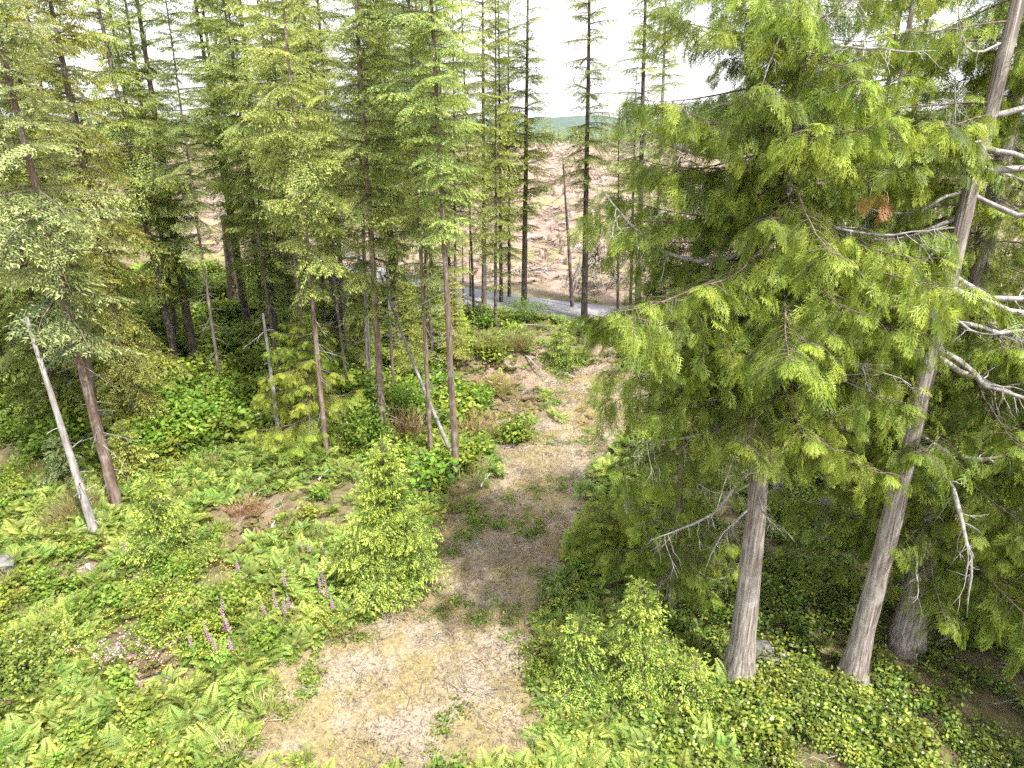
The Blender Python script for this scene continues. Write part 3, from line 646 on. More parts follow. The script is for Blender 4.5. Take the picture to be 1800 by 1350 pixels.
def leaning_pole():
    b = at(798, 806); t_ = at_depth(668, 480, b.y + 3.0); a = Acc(); t = np.linspace(0, 1, 14)
    pts = np.outer(t, np.array(t_ - b)); pts[:, 2] -= .35 * np.sin(t * pi) ; pts[0, 2] -= .1
    tube(a, pts, np.linspace(.105, .045, 14), 8, .5, 0, ridge=.04, rng=np.random.default_rng(2))
    e = link('leaning_pole', mesh_of('leaning_pole', a, [M['greybark']], True), loc=b); tag(e, 'dead pole leaning left from the foot of the track-side fir', 'dead tree')
leaning_pole()

# ------------------------------------------------------------------ cedars
CB = [(mesh_of('bough', cedar_bough(np.random.default_rng(200 + k), l_, sp=s_), [M['cedar'], M['twig']]), l_)
      for k, (l_, s_) in enumerate([(1.6, .28), (2.2, .30), (2.8, .31), (3.4, .32), (4.0, .33), (4.6, .34), (3.0, .31), (3.8, .33)])]
DB = [mesh_of('dead_branch', dead_branch_mesh(np.random.default_rng(300 + k), 3.0, .05, sag=s_, curl=c_, twigs=10), [M['deadwood']], True)
      for k, (s_, c_) in enumerate([(.10, .25), (.22, .5), (.05, -.15), (.15, .1), (.3, .2), (.02, -.5)])]

def cedar(bx, by, ux, uy, w0, h, label, n, lo, hi, rad, seed, dirs=None, dead=12, tap=1.0, bias=None, clear=None, reach=None, world=None):
    rng = np.random.default_rng(seed); b = at(bx, by) if world is None else Vector((*world, float(H(*world)))); u = at_depth(ux, uy, b.y) if world is None else b + Vector((.3, 0, 20)); dz = u.z - b.z
    e = link('cedar_tree', None, loc=b); tag(e, label, 'cedar tree', 'large cedars at the right')
    slant = (Vector((0, 0, CAM_Z)) - b).length; r0 = w0 / FPX * slant * .5
    lean = ((u.x - b.x) / dz * h, 0)
    me, pts = trunk_mesh(rng, h, r0, .04, M['cedarbark'], lean, n=22, rings=44, flare=.6, wob=.03, ridge=.05, tap=tap)
    tk = link('trunk', me, e)
    def stem(z): return Vector((np.interp(z, pts[:, 2], pts[:, 0]), np.interp(z, pts[:, 2], pts[:, 1]), z))
    for k in range(n):
        f = (k + rng.random()) / n; z = lo + (hi - lo) * f
        yaw = k * 2.4 + rng.normal(0, .35) if bias is None or rng.random() > bias[1] else rng.normal(bias[0], .7)
        if z > 16.5 and rng.random() < .45: continue
        if clear and clear[0] < z: yaw = rng.uniform(*clear[1])
        ln = rad(z) * rng.uniform(.6, 1.2) * (reach(yaw) if reach else 1); mi = int(np.argmin([abs(l_ - ln) + rng.uniform(0, .5) for _, l_ in CB])); m_, l_ = CB[mi]
        link('bough', m_, e, loc=stem(z), rot=(rng.normal(0, .15), rng.normal(.02, .13) - .25 * f, yaw), scale=ln / l_)
    for k in range(dead):
        z = rng.uniform(lo * .75, hi * .8); yaw = rng.uniform(0, 6.28)
        link('dead_branch', DB[rng.integers(len(DB))], tk, loc=stem(z), rot=(rng.normal(0, .3), rng.normal(.1, .2), yaw), scale=rng.uniform(.5, 1.0))
    return e, stem, tk

c1, st1, rg1 = cedar(1297, 1195, 1395, 180, 38, 22.5, 'large cedar with straight grey trunk nearest the track', 180, 7.9, 22, lambda z: 3.95 * min(1, .74 + (z - 6) * .06) * (1 - max(0, z - 11.5) / 13) , 31, dead=30, tap=1.5, reach=lambda w_: 1 - .42 * max(0, cos(w_)) ** 2)
c2, st2, rg2 = cedar(1497, 1192, 1738, 200, 31, 26, 'cedar with pale leaning trunk and bare bleached limbs on its right', 72, 8.4, 25, lambda z: 3.4 * (1 - max(0, z - 12) / 17), 47, dead=6, bias=(2.6, .45), clear=(0, (.5, 4.0)))
c3, st3, rg3 = cedar(1592, 1142, 1690, 640, 36, 24, 'shaded cedar trunk right behind the leaning cedar', 130, 2.6, 23, lambda z: 3.6 * (1 - max(0, z - 8) / 18), 53, dead=8)
c4, st4, rg4 = cedar(1840, 1060, 1990, 400, 34, 25, 'dark drooping cedar at the right edge of the picture', 120, 1.6, 24, lambda z: 4.2 * (1 - max(0, z - 6) / 20), 59, dead=6)
c5, st5, rg5 = cedar(1178, 1068, 1196, 800, 15, 7.2, 'small shaded cedar between the track and the large cedar trunk', 44, 1.0, 7.0, lambda z: 2.3 * (1 - z / 9) + .4, 61, dead=4)
c6, st6, rg6 = cedar(1440, 960, 1520, 500, 20, 20, 'slim cedar half hidden behind the two large cedar trunks', 70, 4.6, 19.5, lambda z: 3.0 * (1 - max(0, z - 6) / 15), 67, dead=4)

c7, st7, rg7 = cedar(0, 0, 0, 0, 34, 23, 'unseen cedar beyond the right border, nearest the viewer, added to shade the ground', 110, 3.0, 22, lambda z: 4.6 * (1 - max(0, z - 7) / 18), 73, dead=0, world=(17.2, 10.5))  # added out of view so the ground at right falls into shade
# bleached limbs that stand out on the leaning cedar: pixel on stem -> direction
def limb(e, stem, tk, py, px, yaw, pitch, length, k, thick=1.0, roll=0.0):
    b = e.location; z = at_depth(px, py, b.y).z - b.z
    link('dead_branch', DB[k], tk, loc=stem(z), rot=(roll, pitch, yaw), scale=(length / 3.0, length / 3.0 * thick, length / 3.0 * thick))
for py, px, yaw, pit, ln, k, th in ((205, 1735, .1, -.45, 2.2, 0, 1.5), (255, 1720, -.35, -.05, 2.6, 3, 1.3), (300, 1705, -.1, -.25, 2.8, 0, 1.4), (330, 1690, -.5, -.1, 2.6, 1, 1.3),
                                    (425, 1680, 3.6, .2, 1.6, 2, 1.2), (470, 1672, -.25, -.05, 2.4, 1, 1.5), (505, 1668, -.6, .05, 2.8, 0, 1.4), (560, 1655, -.2, -.2, 2.6, 3, 1.2),
                                    (600, 1640, -.7, .15, 2.9, 3, 1.3), (620, 1636, -.3, .2, 3.0, 2, 1.3), (745, 1600, -.4, .0, 2.6, 1, 1.2), (770, 1595, -.9, .55, 3.2, 5, 1.3),
                                    (330, 1700, 3.3, .1, 2.2, 3, 1.1), (380, 1690, 3.0, .3, 2.4, 0, 1.1), (240, 1725, 3.9, -.3, 1.8, 1, 1.1)):
    limb(c2, st2, rg2, py, px, yaw, pit, ln * 1.2, k, th * .95)
for py, px, yaw, pit, ln, k in ((255, 1392, 3.25, -.15, 3.4, 3), (395, 1380, 3.3, .1, 4.0, 1), (680, 1345, 3.5, .25, 3.6, 3), (810, 1330, 3.6, .45, 3.4, 3), (700, 1340, 3.9, .4, 2.6, 5),
                                (350, 1385, -.6, .1, 3.0, 3), (560, 1362, -.9, .3, 2.6, 0), (640, 1352, 4.4, .5, 2.4, 2), (880, 1322, 3.4, .5, 2.0, 5)):
    limb(c1, st1, rg1, py, px, yaw, pit, ln, k)
# rust-brown dead sprays caught in the front cedar
def dead_spray(px, py, dy, label):
    a = Acc(); r_ = np.random.default_rng(px); n = 3
    add_sprays(a, r_.normal(0, .05, (n, 3)), np.stack([r_.normal(0, .25, n), r_.normal(0, .25, n), -np.ones(n)], -1), r_.normal(0, 1, (n, 3)) + [0, -1, 0], np.full(n, .36), r_.normal(0, .1, n))
    tube(a, np.array([[0, 0, -.05], [.02, .05, .12], [.03, .16, .22], [.02, .5, .30], [0, .9, .33]]), [.006, .008, .01, .012, .014], 5, .5, 1)
    o = link('dead_spray', mesh_of('dead_spray', a, [M['deadneedle'], M['twig']]), c1, loc=at_depth(px, py, c1.location.y - dy) - c1.location); o['label'] = label
dead_spray(1530, 345, 2.2, 'rust-brown dead cedar spray'); dead_spray(1560, 362, 2.1, 'smaller rust-brown dead cedar spray')

# ------------------------------------------------------------------ young conifers
def sapling(bx, by, ux, uy, rad, label, seed, kind='fir', h=None, mat='sapling', whorl=.30, per=7):
    rng = np.random.default_rng(seed); b = at(bx, by); u = at_depth(ux, uy, b.y); h = h or (u.z - b.z)
    e = link('young_fir' if kind == 'fir' else 'young_hemlock' if kind == 'hem' else 'young_cedar', None, loc=b); tag(e, label, 'young conifer', 'young conifers in the clearing')
    arr = crown(rng, h - .12, rad, SAPB if kind != 'hem' else HEMB, whorl=whorl, per=per, profile=lambda t_: (1 - t_) ** 1.1 * min(1, .85 + t_ * 2) + .03, lift=(-.12, .65), thin=.05)
    cr = link('crown', mesh_of('crown', arr, [M[mat], M['twig']]), e, loc=(0, 0, .12))
    me, _ = trunk_mesh(rng, h * .97, .012 * h + .01, .008, M['bark'], n=7, rings=10, flare=.2, wob=.005); link('trunk', me, e)
    return e
sapling(690, 1036, 666, 762, 2.05, 'bright yellow-green young fir at the left edge of the track', 71, whorl=.25, per=10)
sapling(292, 985, 312, 828, 1.6, 'bushy young fir among ferns left of the red soil patch', 72)
sapling(1112, 1215, 1131, 985, 1.55, 'young fir with star-shaped tips beside the dark groundcover at the bottom', 73, h=3.6)
sapling(1015, 1215, 1030, 1052, 1.1, 'smaller young fir touching the left side of the bottom young fir', 74, h=2.5)
sapling(985, 648, 985, 556, 1.6, 'round young fir on the bank below the road', 75, h=2.9)
sapling(232, 838, 238, 742, 1.3, 'yellow-green young hemlock at the foot of the pinkish fir', 76, 'hem', mat='hemlock', whorl=.3)
sapling(118, 852, 122, 775, 1.0, 'small blue-green young fir between the two leaning left trunks', 77, h=2.2, mat='firblue')
sapling(1215, 1240, 1226, 1140, .9, 'low young fir at the bottom near the large cedar trunk', 78, h=1.6)

def young_cedar(bx, by, h, rad, label, seed):
    rng = np.random.default_rng(seed); b = at(bx, by); e = link('young_cedar', None, loc=b); tag(e, label, 'young conifer', 'young conifers in the clearing')
    me, pts = trunk_mesh(rng, h, .06, .01, M['redbark'], n=8, rings=12, flare=.3); link('trunk', me, e)
    for k in range(52):
        f = (k + rng.random()) / 52; ln = rad * (1 - f) ** .7 + .3; m_, l_ = CB[rng.integers(3)]
        link('bough', YCB[rng.integers(len(YCB))], e, loc=(0, 0, h * (.14 + .85 * f)), rot=(rng.normal(0, .15), -.1 - .3 * f + rng.normal(0, .1), k * 2.4 + rng.normal(0, .3)), scale=ln / 1.6)
M['youngcedar'] = leaf_mat('young_cedar_sprays', (.07, .105, .015), (.225, .295, .04), (.42, .48, .09), trans=.42, val=.15)
YCB = [mesh_of('bough', cedar_bough(np.random.default_rng(230 + k), 1.6, sp=.30, bare=.12), [M['youngcedar'], M['twig']]) for k in range(3)]
young_cedar(552, 790, 6.8, 2.3, 'drooping yellow-green young cedar among thin trunks left of centre', 81)
young_cedar(1065, 985, 2.6, 1.2, 'small young cedar overhanging the right side of the track', 82)

# ------------------------------------------------------------------ shrubs
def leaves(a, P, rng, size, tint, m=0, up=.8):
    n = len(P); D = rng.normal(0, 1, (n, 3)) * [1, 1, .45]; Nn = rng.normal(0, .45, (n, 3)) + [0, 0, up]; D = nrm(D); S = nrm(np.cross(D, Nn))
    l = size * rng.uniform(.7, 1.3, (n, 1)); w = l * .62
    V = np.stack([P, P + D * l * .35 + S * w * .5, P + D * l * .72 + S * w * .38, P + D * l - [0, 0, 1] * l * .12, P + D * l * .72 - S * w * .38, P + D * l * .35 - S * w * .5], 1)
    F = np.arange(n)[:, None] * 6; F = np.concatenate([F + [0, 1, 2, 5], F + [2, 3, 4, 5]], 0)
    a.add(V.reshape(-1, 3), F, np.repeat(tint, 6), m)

def shrub_acc(rng, h, rad, nstem, nleaf, size, droop=.2, tilt=.5, twig_r=.01):
    a = Acc()
    for k in range(nstem):
        yaw = rng.uniform(0, 6.28); out_ = rad * rng.uniform(.2, 1.0); hh = h * rng.uniform(.55, 1.05) * (1 - .3 * (out_ / rad) ** 2); s = np.linspace(0, 1, 7)
        pts = np.stack([np.cos(yaw) * out_ * s ** 1.2, np.sin(yaw) * out_ * s ** 1.2, hh * (s - droop * s ** 3)], -1) + rng.normal(0, .02, (7, 3)).cumsum(0) * h * .3; pts[0] = [pts[0, 0] * .2, pts[0, 1] * .2, -.05]
        tube(a, pts, np.linspace(twig_r, twig_r * .25, 7), 3, .5, 1, cap=False)
        n = max(3, int(nleaf / nstem)); f = rng.uniform(.25, 1, n) ** .8
        P = np.stack([np.interp(f, s, pts[:, c]) for c in range(3)], -1) + rng.normal(0, 1, (n, 3)) * [.13 * rad + .03, .13 * rad + .03, .07 * h + .02]
        P[:, 2] = np.maximum(P[:, 2], .02)
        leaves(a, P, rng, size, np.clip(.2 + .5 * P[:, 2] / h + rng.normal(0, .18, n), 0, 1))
    return a

def stem_shrub_acc(rng, h, rad, n, w=.018, m=0):
    """broom-like bush: fans of fine upright stems"""
    a = Acc()
    for k in range(n):
        yaw = rng.uniform(0, 6.28); o_ = rad * np.sqrt(rng.random()); hh = h * rng.uniform(.5, 1.05) * (1 - .35 * (o_ / rad) ** 2); p0 = np.array([cos(yaw) * o_ * .35, sin(yaw) * o_ * .35, -.02]); p1 = np.array([cos(yaw) * o_, sin(yaw) * o_, hh])
        s = np.linspace(0, 1, 8)[:, None]; P = p0 + (p1 - p0) * s; D = np.tile(nrm(p1 - p0), (8, 1)) + rng.normal(0, .25, (8, 3))
        slivers(a, P, D, rng.normal(0, 1, (8, 3)), h * .24, w, np.clip(.3 + .5 * s[:, 0] + rng.normal(0, .15, 8), 0, 1))
    return a

def bush(name, bx, by, acc, mats, label, cat='bush', scale=1.0, group=None):
    o = link(name, mesh_of(name, acc, mats), loc=at(bx, by), rot=(0, 0, (bx * 7) % 6), scale=scale); tag(o, label, cat, group); return o
rs = np.random.default_rng(401)
LS = [M['shrub'], M['twig']]
def bush2(name, bx, by, h, rad, ns, nl, size, label, mat='shrub', cat='bush', group=None):
    e = link(name, None, loc=at(bx, by), rot=(0, 0, (bx * 7) % 6)); tag(e, label, cat, group)
    V, F, T, Mi = shrub_acc(rs, h, rad, ns, nl, size).get()
    link('foliage', mesh_of('foliage', (V, F[Mi == 0], T, Mi[Mi == 0]), [M[mat]]), e)
    link('stems', mesh_of('stems', (V, F[Mi == 1], T, Mi[Mi == 1] * 0), [M['twig']]), e)
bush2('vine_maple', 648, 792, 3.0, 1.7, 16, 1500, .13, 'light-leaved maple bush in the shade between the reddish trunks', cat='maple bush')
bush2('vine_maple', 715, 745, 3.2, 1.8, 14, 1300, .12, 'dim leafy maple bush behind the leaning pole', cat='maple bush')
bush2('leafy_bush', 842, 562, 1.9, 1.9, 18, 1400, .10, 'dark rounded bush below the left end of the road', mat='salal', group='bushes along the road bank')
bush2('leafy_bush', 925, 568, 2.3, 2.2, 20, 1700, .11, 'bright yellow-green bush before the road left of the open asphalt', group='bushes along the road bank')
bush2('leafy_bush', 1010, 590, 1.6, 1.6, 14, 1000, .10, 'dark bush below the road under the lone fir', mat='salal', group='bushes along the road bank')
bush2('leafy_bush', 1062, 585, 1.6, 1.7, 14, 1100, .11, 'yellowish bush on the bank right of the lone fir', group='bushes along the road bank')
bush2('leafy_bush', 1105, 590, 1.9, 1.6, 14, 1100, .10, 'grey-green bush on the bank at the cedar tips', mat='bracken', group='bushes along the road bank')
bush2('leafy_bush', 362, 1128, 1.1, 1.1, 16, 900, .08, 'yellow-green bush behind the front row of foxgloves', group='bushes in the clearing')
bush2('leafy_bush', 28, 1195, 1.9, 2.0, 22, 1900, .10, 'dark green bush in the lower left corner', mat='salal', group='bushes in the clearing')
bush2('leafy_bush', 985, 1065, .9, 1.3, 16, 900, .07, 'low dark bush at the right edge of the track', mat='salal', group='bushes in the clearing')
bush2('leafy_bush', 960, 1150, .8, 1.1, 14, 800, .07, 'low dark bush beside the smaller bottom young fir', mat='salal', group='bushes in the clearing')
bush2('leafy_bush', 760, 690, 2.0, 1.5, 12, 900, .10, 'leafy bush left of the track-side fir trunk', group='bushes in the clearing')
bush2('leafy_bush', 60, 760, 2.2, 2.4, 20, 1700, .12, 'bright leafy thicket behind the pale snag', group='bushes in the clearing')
for bx, by, h_, r_, n_, mt, lb in ((860, 626, 1.6, 1.0, 260, 'broom', 'brown wispy broom bush on top of the mound, left one'), (912, 620, 1.5, 1.0, 240, 'broom', 'brown wispy broom bush on top of the mound, right one'),
                                   (715, 775, 1.7, 1.0, 200, 'redbrush', 'dry red-brown brush beside the reddish fir'), (838, 765, 1.1, 1.5, 300, 'redbrush', 'rusty dry brush right of the track-side fir'),
                                   (872, 690, 1.0, 1.5, 280, 'redbrush', 'rusty dry brush on the slope of the mound'), (150, 905, 1.2, .9, 200, 'broom', 'grey-green broom bush behind the foot of the pale snag'),
                                   (120, 925, 1.0, .9, 180, 'broom', 'brownish broom bush left of the foot of the pale snag'), (430, 905, .7, .9, 150, 'redbrush', 'low rusty brush on the red soil patch')):
    bush('broom_bush' if mt == 'broom' else 'dry_brush', bx, by, stem_shrub_acc(rs, h_, r_, n_), [M[mt]], lb)

# ------------------------------------------------------------------ flowers
def foxglove(px, py, h, label, seed):
    """px, py: foot of the flower spike in the photo"""
    rng = np.random.default_rng(seed); b = at(px, py + 10); e = link('foxglove', None, loc=b, rot=(rng.normal(0, .06), rng.normal(0, .08), rng.uniform(0, 6))); tag(e, label, 'foxglove', 'foxgloves in the clearing')
    a = Acc(); tube(a, np.array([[0, 0, -.05], [0.01, 0, h * .5], [.0, .02, h]]), [.014, .012, .005], 5, .5, 0); link('stem', mesh_of('stem', a, [M['grass']]), e)
    f = Acc(); n = 34
    for k in range(n):      # hanging bells: open six-sided cones along the upper half of the stem
        t = k / n; z = h * (.45 + .53 * t); yaw = k * 2.4; s = .042 * (1.15 - .8 * t); d = np.array([cos(yaw) * .8, sin(yaw) * .8, -.45]); d /= np.linalg.norm(d)
        p = np.array([0, 0, z]); tube(f, np.array([p + d * .012, p + d * s * .6, p + d * s * 1.3]), [s * .16, s * .34, s * .52], 6, np.clip(.35 + .3 * t + rng.normal(0, .12), 0, 1), 0, cap=False)
    link('bells', mesh_of('bells', f, [M['petal']]), e)
    g = Acc(); n = 16; yaw = rng.uniform(0, 6.28, n); D = np.stack([np.cos(yaw), np.sin(yaw), rng.uniform(-.1, .5, n)], -1)
    slivers(g, np.stack([0 * yaw, 0 * yaw, rng.uniform(.02, .42, n) * h], -1), D, np.tile([0, 0, 1.], (n, 1)), rng.uniform(.12, .28, n), .08, rng.uniform(.3, .9, n), .25); link('leaves', mesh_of('leaves', g, [M['shrub']]), e)
FX = [(222, 978, .9, 'single foxglove left of the bushy young fir'), (247, 1034, .8, 'faint foxglove in the ferns below the bushy young fir'), (421, 1008, .7, 'small pale foxglove in ferns below the red soil patch'),
      (392, 1104, 1.3, 'tall foxglove behind the front group, above the yellow-green bush'), (399, 1120, 1.0, 'foxglove just in front of the tall one by the yellow-green bush'), (411, 1121, 1.0, 'foxglove right of the tall pair by the yellow-green bush'),
      (366, 1135, 1.1, 'leftmost upright foxglove of the front group'), (377, 1137, 1.0, 'second foxglove of the front group'), (346, 1150, .9, 'leaning foxglove at the left end of the front group'), (386, 1155, 1.0, 'middle foxglove of the front group, lowest stem'),
      (411, 1152, .9, 'rightmost foxglove of the front group'), (470, 1090, .9, 'pale foxglove left of the three by the tall ferns'), (493, 1086, 1.2, 'left foxglove of the three by the tall ferns'), (505, 1091, 1.0, 'middle foxglove of the three by the tall ferns'),
      (514, 1082, 1.0, 'right foxglove of the three by the tall ferns'), (508, 1050, 1.3, 'tall foxglove alone above the three by the tall ferns'), (530, 970, .7, 'small foxglove left of the bright young fir, upper left'), (545, 974, .7, 'small foxglove left of the bright young fir, middle'),
      (573, 978, .7, 'small foxglove closest to the bright young fir'), (572, 1040, 1.2, 'highest foxglove of the cluster below the bright young fir'), (568, 1060, 1.3, 'left foxglove of the cluster below the bright young fir'), (577, 1066, 1.2, 'right foxglove of the cluster below the bright young fir'),
      (588, 1080, .9, 'short foxglove at the track side of the cluster below the bright young fir'), (503, 944, .6, 'lone pink foxglove at the edge of the red soil patch')]
for k, (px, py, h_, lb) in enumerate(FX): foxglove(px, py, h_ * 1.05, lb, 500 + k)

def pink_plant(px, py, label, seed):
    rng = np.random.default_rng(seed); e = link('pink_wildflower', None, loc=at(px, py + 8)); tag(e, label, 'wildflower', 'pink wildflowers at lower left'); a = Acc(); h = rng.uniform(.35, .6)
    P = rng.normal(0, .10, (26, 3)) * [1, 1, .5] + [0, 0, h]; leaves(a, P, rng, .05, rng.uniform(0, .8, 26), 0, .4); link('blossoms', mesh_of('blossoms', a, [M['pinkpetal']]), e)
    s = Acc()
    for k in range(7): tube(s, np.array([[0, 0, -.03], P[k] * [.5, .5, .5], P[k]]), [.008, .006, .004], 4, .5, 0)
    leaves(s, rng.normal(0, .1, (18, 3)) * [1, 1, 0] + np.c_[np.zeros((18, 2)), rng.uniform(.03, h * .8, 18)], rng, .09, rng.uniform(.2, .8, 18), 0); link('stems', mesh_of('stems', s, [M['grass']]), e)
for k, (px, py, w) in enumerate([(185, 1147, 'large pink bloom at the left of the dry grass patch'), (224, 1141, 'pink bloom topmost in the dry grass patch'), (247, 1140, 'pale pink bloom behind the dry grass patch, right of the topmost'), (214, 1155, 'pink bloom in the middle of the dry grass patch'),
                                 (201, 1160, 'white-pink bloom left of the middle one in the dry grass patch'), (263, 1157, 'deep pink bloom at the right of the dry grass patch'), (272, 1166, 'rightmost low pink bloom in the dry grass patch'), (213, 1168, 'pink bloom below the middle one in the dry grass patch'),
                                 (178, 1172, 'deep pink bloom at the lower left of the dry grass patch'), (192, 1177, 'lowest white-pink bloom in the dry grass patch'), (133, 1152, 'white-pink bloom beside the dark corner bush')]):
    pink_plant(px, py, w, 700 + k)

# ------------------------------------------------------------------ fallen wood, stones, slash pile
def fallen(px0, py0, px1, py1, r, label, mat='deadwood', seed=0, lift=.12, name='fallen_branch', twigs=4):
    p0, p1 = at(px0, py0), at(px1, py1); v = p1 - p0; ln = v.length; rng = np.random.default_rng(seed)
    o = link(name, mesh_of(name, dead_branch_mesh(rng, ln, r, sag=-.04, curl=.0, twigs=twigs), [M[mat]], True), loc=p0 + Vector((0, 0, r * .6 + lift)), rot=(0, -math.asin(v.z / ln) - lift / ln, math.atan2(v.y, v.x))); tag(o, label, 'branch', 'fallen branches'); return o
for k, a_ in enumerate([((440, 888), (470, 862), .05, 'pale fallen branch above the red soil patch'), ((478, 935), (492, 912), .05, 'bleached stick lying on the red soil patch'), ((672, 668), (708, 622), .07, 'bright bare limb lying behind the brown fir'),
                        ((925, 630), (962, 672), .06, 'long pale pole lying down the bare mound slope'), ((120, 1064), (146, 1058), .06, 'short white log in dry ferns at lower left'), ((157, 1002), (165, 1016), .08, 'curved white root piece at lower left'),
                        ((1325, 1165), (1370, 1182), .08, 'pale log at the foot of the large cedar'), ((1380, 1160), (1345, 1185), .04, 'thin stick crossing the pale log'), ((845, 862), (862, 842), .04, 'dark stick at the track edge below the track-side fir'),
                        ((1640, 1142), (1730, 1120), .05, 'reddish stick on the dark ground right of the shaded cedar'), ((560, 850), (580, 835), .05, 'forked bleached branch in ferns above the bright young fir'), ((905, 577), (960, 580), .07, 'white driftwood-like log on the road bank'), ((1010, 668), (985, 662), .05, 'thin log on the pale turn of the track')]):
    fallen(*a_[0], *a_[1], a_[2], a_[3], seed=800 + k)

def stone(px, py, s, label, seed):
    rng = np.random.default_rng(seed); bm_v = []; n, m_ = 10, 7; th = np.linspace(0, 2 * pi, n, endpoint=False); ph = np.linspace(-pi / 2 + .2, pi / 2 - .05, m_)
    V = np.array([[cos(p) * cos(t), cos(p) * sin(t), .7 * sin(p)] for p in ph for t in th]); V *= s * (1 + rng.normal(0, .10, (len(V), 1))); V = np.round(V / (s * .22)) * s * .12 + V * .5
    F = [[a * n + b, a * n + (b + 1) % n, (a + 1) * n + (b + 1) % n, (a + 1) * n + b] for a in range(m_ - 1) for b in range(n)]; c = len(V); V = np.vstack([V, [0, 0, .7 * s]]); F += [[(m_ - 1) * n + b, (m_ - 1) * n + (b + 1) % n, (m_ - 1) * n + (b + 2) % n, c] for b in range(0, n, 2)]
    o = link('boulder', mesh_of('boulder', (V, np.array(F), np.full(len(V), .5), np.zeros(len(F), int)), [M['stone']], True), loc=at(px, py) + Vector((0, 0, s * .25))); tag(o, label, 'boulder')
stone(4, 1000, .42, 'grey boulder at the left border among ferns', 1); stone(1335, 1150, .38, 'mossy boulder right of the large cedar foot', 2); stone(745, 1032, .16, 'small pale stone at the foot of the bright young fir', 3)

def slash_pile():
    b = at(1047, 508); e = link('slash_pile', None, loc=b); tag(e, 'heap of pinkish logs and branches on the clear-cut behind the lone fir', 'slash pile'); rng = np.random.default_rng(90)
    protos = []
    for k in range(8):
        a = Acc(); ln = 1.0; t = np.linspace(0, 1, 6); p = np.stack([t - .5, rng.normal(0, .015, 6).cumsum(), rng.normal(0, .015, 6).cumsum()], -1); tube(a, p, np.linspace(.03, .018, 6) * rng.uniform(.7, 1.3), 6, .5, 0, ridge=.05, rng=rng)
        protos.append(mesh_of('log', a, [M['slash'] if k % 3 else M['deadwood']], True))
    for k in range(230):
        f = rng.random() ** .7; yaw = rng.uniform(0, 6.28); r_ = 2.6 * (1 - f) + rng.normal(0, .15); z = 3.5 * f * rng.uniform(.7, 1.0) + .2; ln = rng.uniform(1.2, 3.4) * (1 - .35 * f); th = rng.uniform(.6, 1.8)
        lean = rng.normal(.85, .3) if rng.random() < .6 else rng.normal(0, .25)
        link('log', protos[rng.integers(8)], e, loc=(r_ * cos(yaw), r_ * sin(yaw) * .85, z), rot=(0, lean, yaw + (rng.normal(0, .4) if lean > .4 else rng.uniform(0, 3.1))), scale=(ln, th, th))
slash_pile()

# ------------------------------------------------------------------ ground cover (uncountable: geometry-node scatter of small plants)
def scatter(name, label, cat, P, templates, smin, smax, tilt=.15, seed=0, align=False):
    rng = np.random.default_rng(seed); n = len(P)
    me = bpy.data.meshes.new(name); me.vertices.add(n); me.vertices.foreach_set('co', P.astype(np.float32).ravel())
    ro = np.stack([rng.normal(0, tilt, n), rng.normal(0, tilt, n), rng.uniform(0, 6.283, n)], -1)
    a = me.attributes.new('rot', 'FLOAT_VECTOR', 'POINT'); a.data.foreach_set('vector', ro.astype(np.float32).ravel())
    a = me.attributes.new('scl', 'FLOAT', 'POINT'); a.data.foreach_set('value', (smin + (smax - smin) * rng.random(n) ** 1.7).astype(np.float32))
    a = me.attributes.new('idx', 'INT', 'POINT'); a.data.foreach_set('value', rng.integers(0, len(templates), n).astype(np.int32))
    tc = bpy.data.collections.new(name + '_plants')
    for k, t in enumerate(templates): tc.objects.link(bpy.data.objects.new(f'{name}_plant_{k:02d}', t))
    g = bpy.data.node_groups.new(name, 'GeometryNodeTree'); g.interface.new_socket('Geometry', in_out='INPUT', socket_type='NodeSocketGeometry'); g.interface.new_socket('Geometry', in_out='OUTPUT', socket_type='NodeSocketGeometry')
    N = g.nodes.new; Lk = g.links.new; gi = N('NodeGroupInput'); go = N('NodeGroupOutput'); ci = N('GeometryNodeCollectionInfo'); ci.inputs['Collection'].default_value = tc; ci.inputs['Separate Children'].default_value = True; ci.inputs['Reset Children'].default_value = True
    ip = N('GeometryNodeInstanceOnPoints'); ip.inputs['Pick Instance'].default_value = True
    def na(nm, ty): x = N('GeometryNodeInputNamedAttribute'); x.data_type = ty; x.inputs['Name'].default_value = nm; return x.outputs['Attribute']
    er = N('FunctionNodeEulerToRotation'); Lk(na('rot', 'FLOAT_VECTOR'), er.inputs[0]); Lk(er.outputs[0], ip.inputs['Rotation'])
    Lk(gi.outputs[0], ip.inputs['Points']); Lk(ci.outputs[0], ip.inputs['Instance']); Lk(na('idx', 'INT'), ip.inputs['Instance Index']); Lk(na('scl', 'FLOAT'), ip.inputs['Scale']); Lk(ip.outputs[0], go.inputs[0])
    o = link(name, me); md = o.modifiers.new('scatter', 'NODES'); md.node_group = g; tag(o, label, cat, kind='stuff'); return o

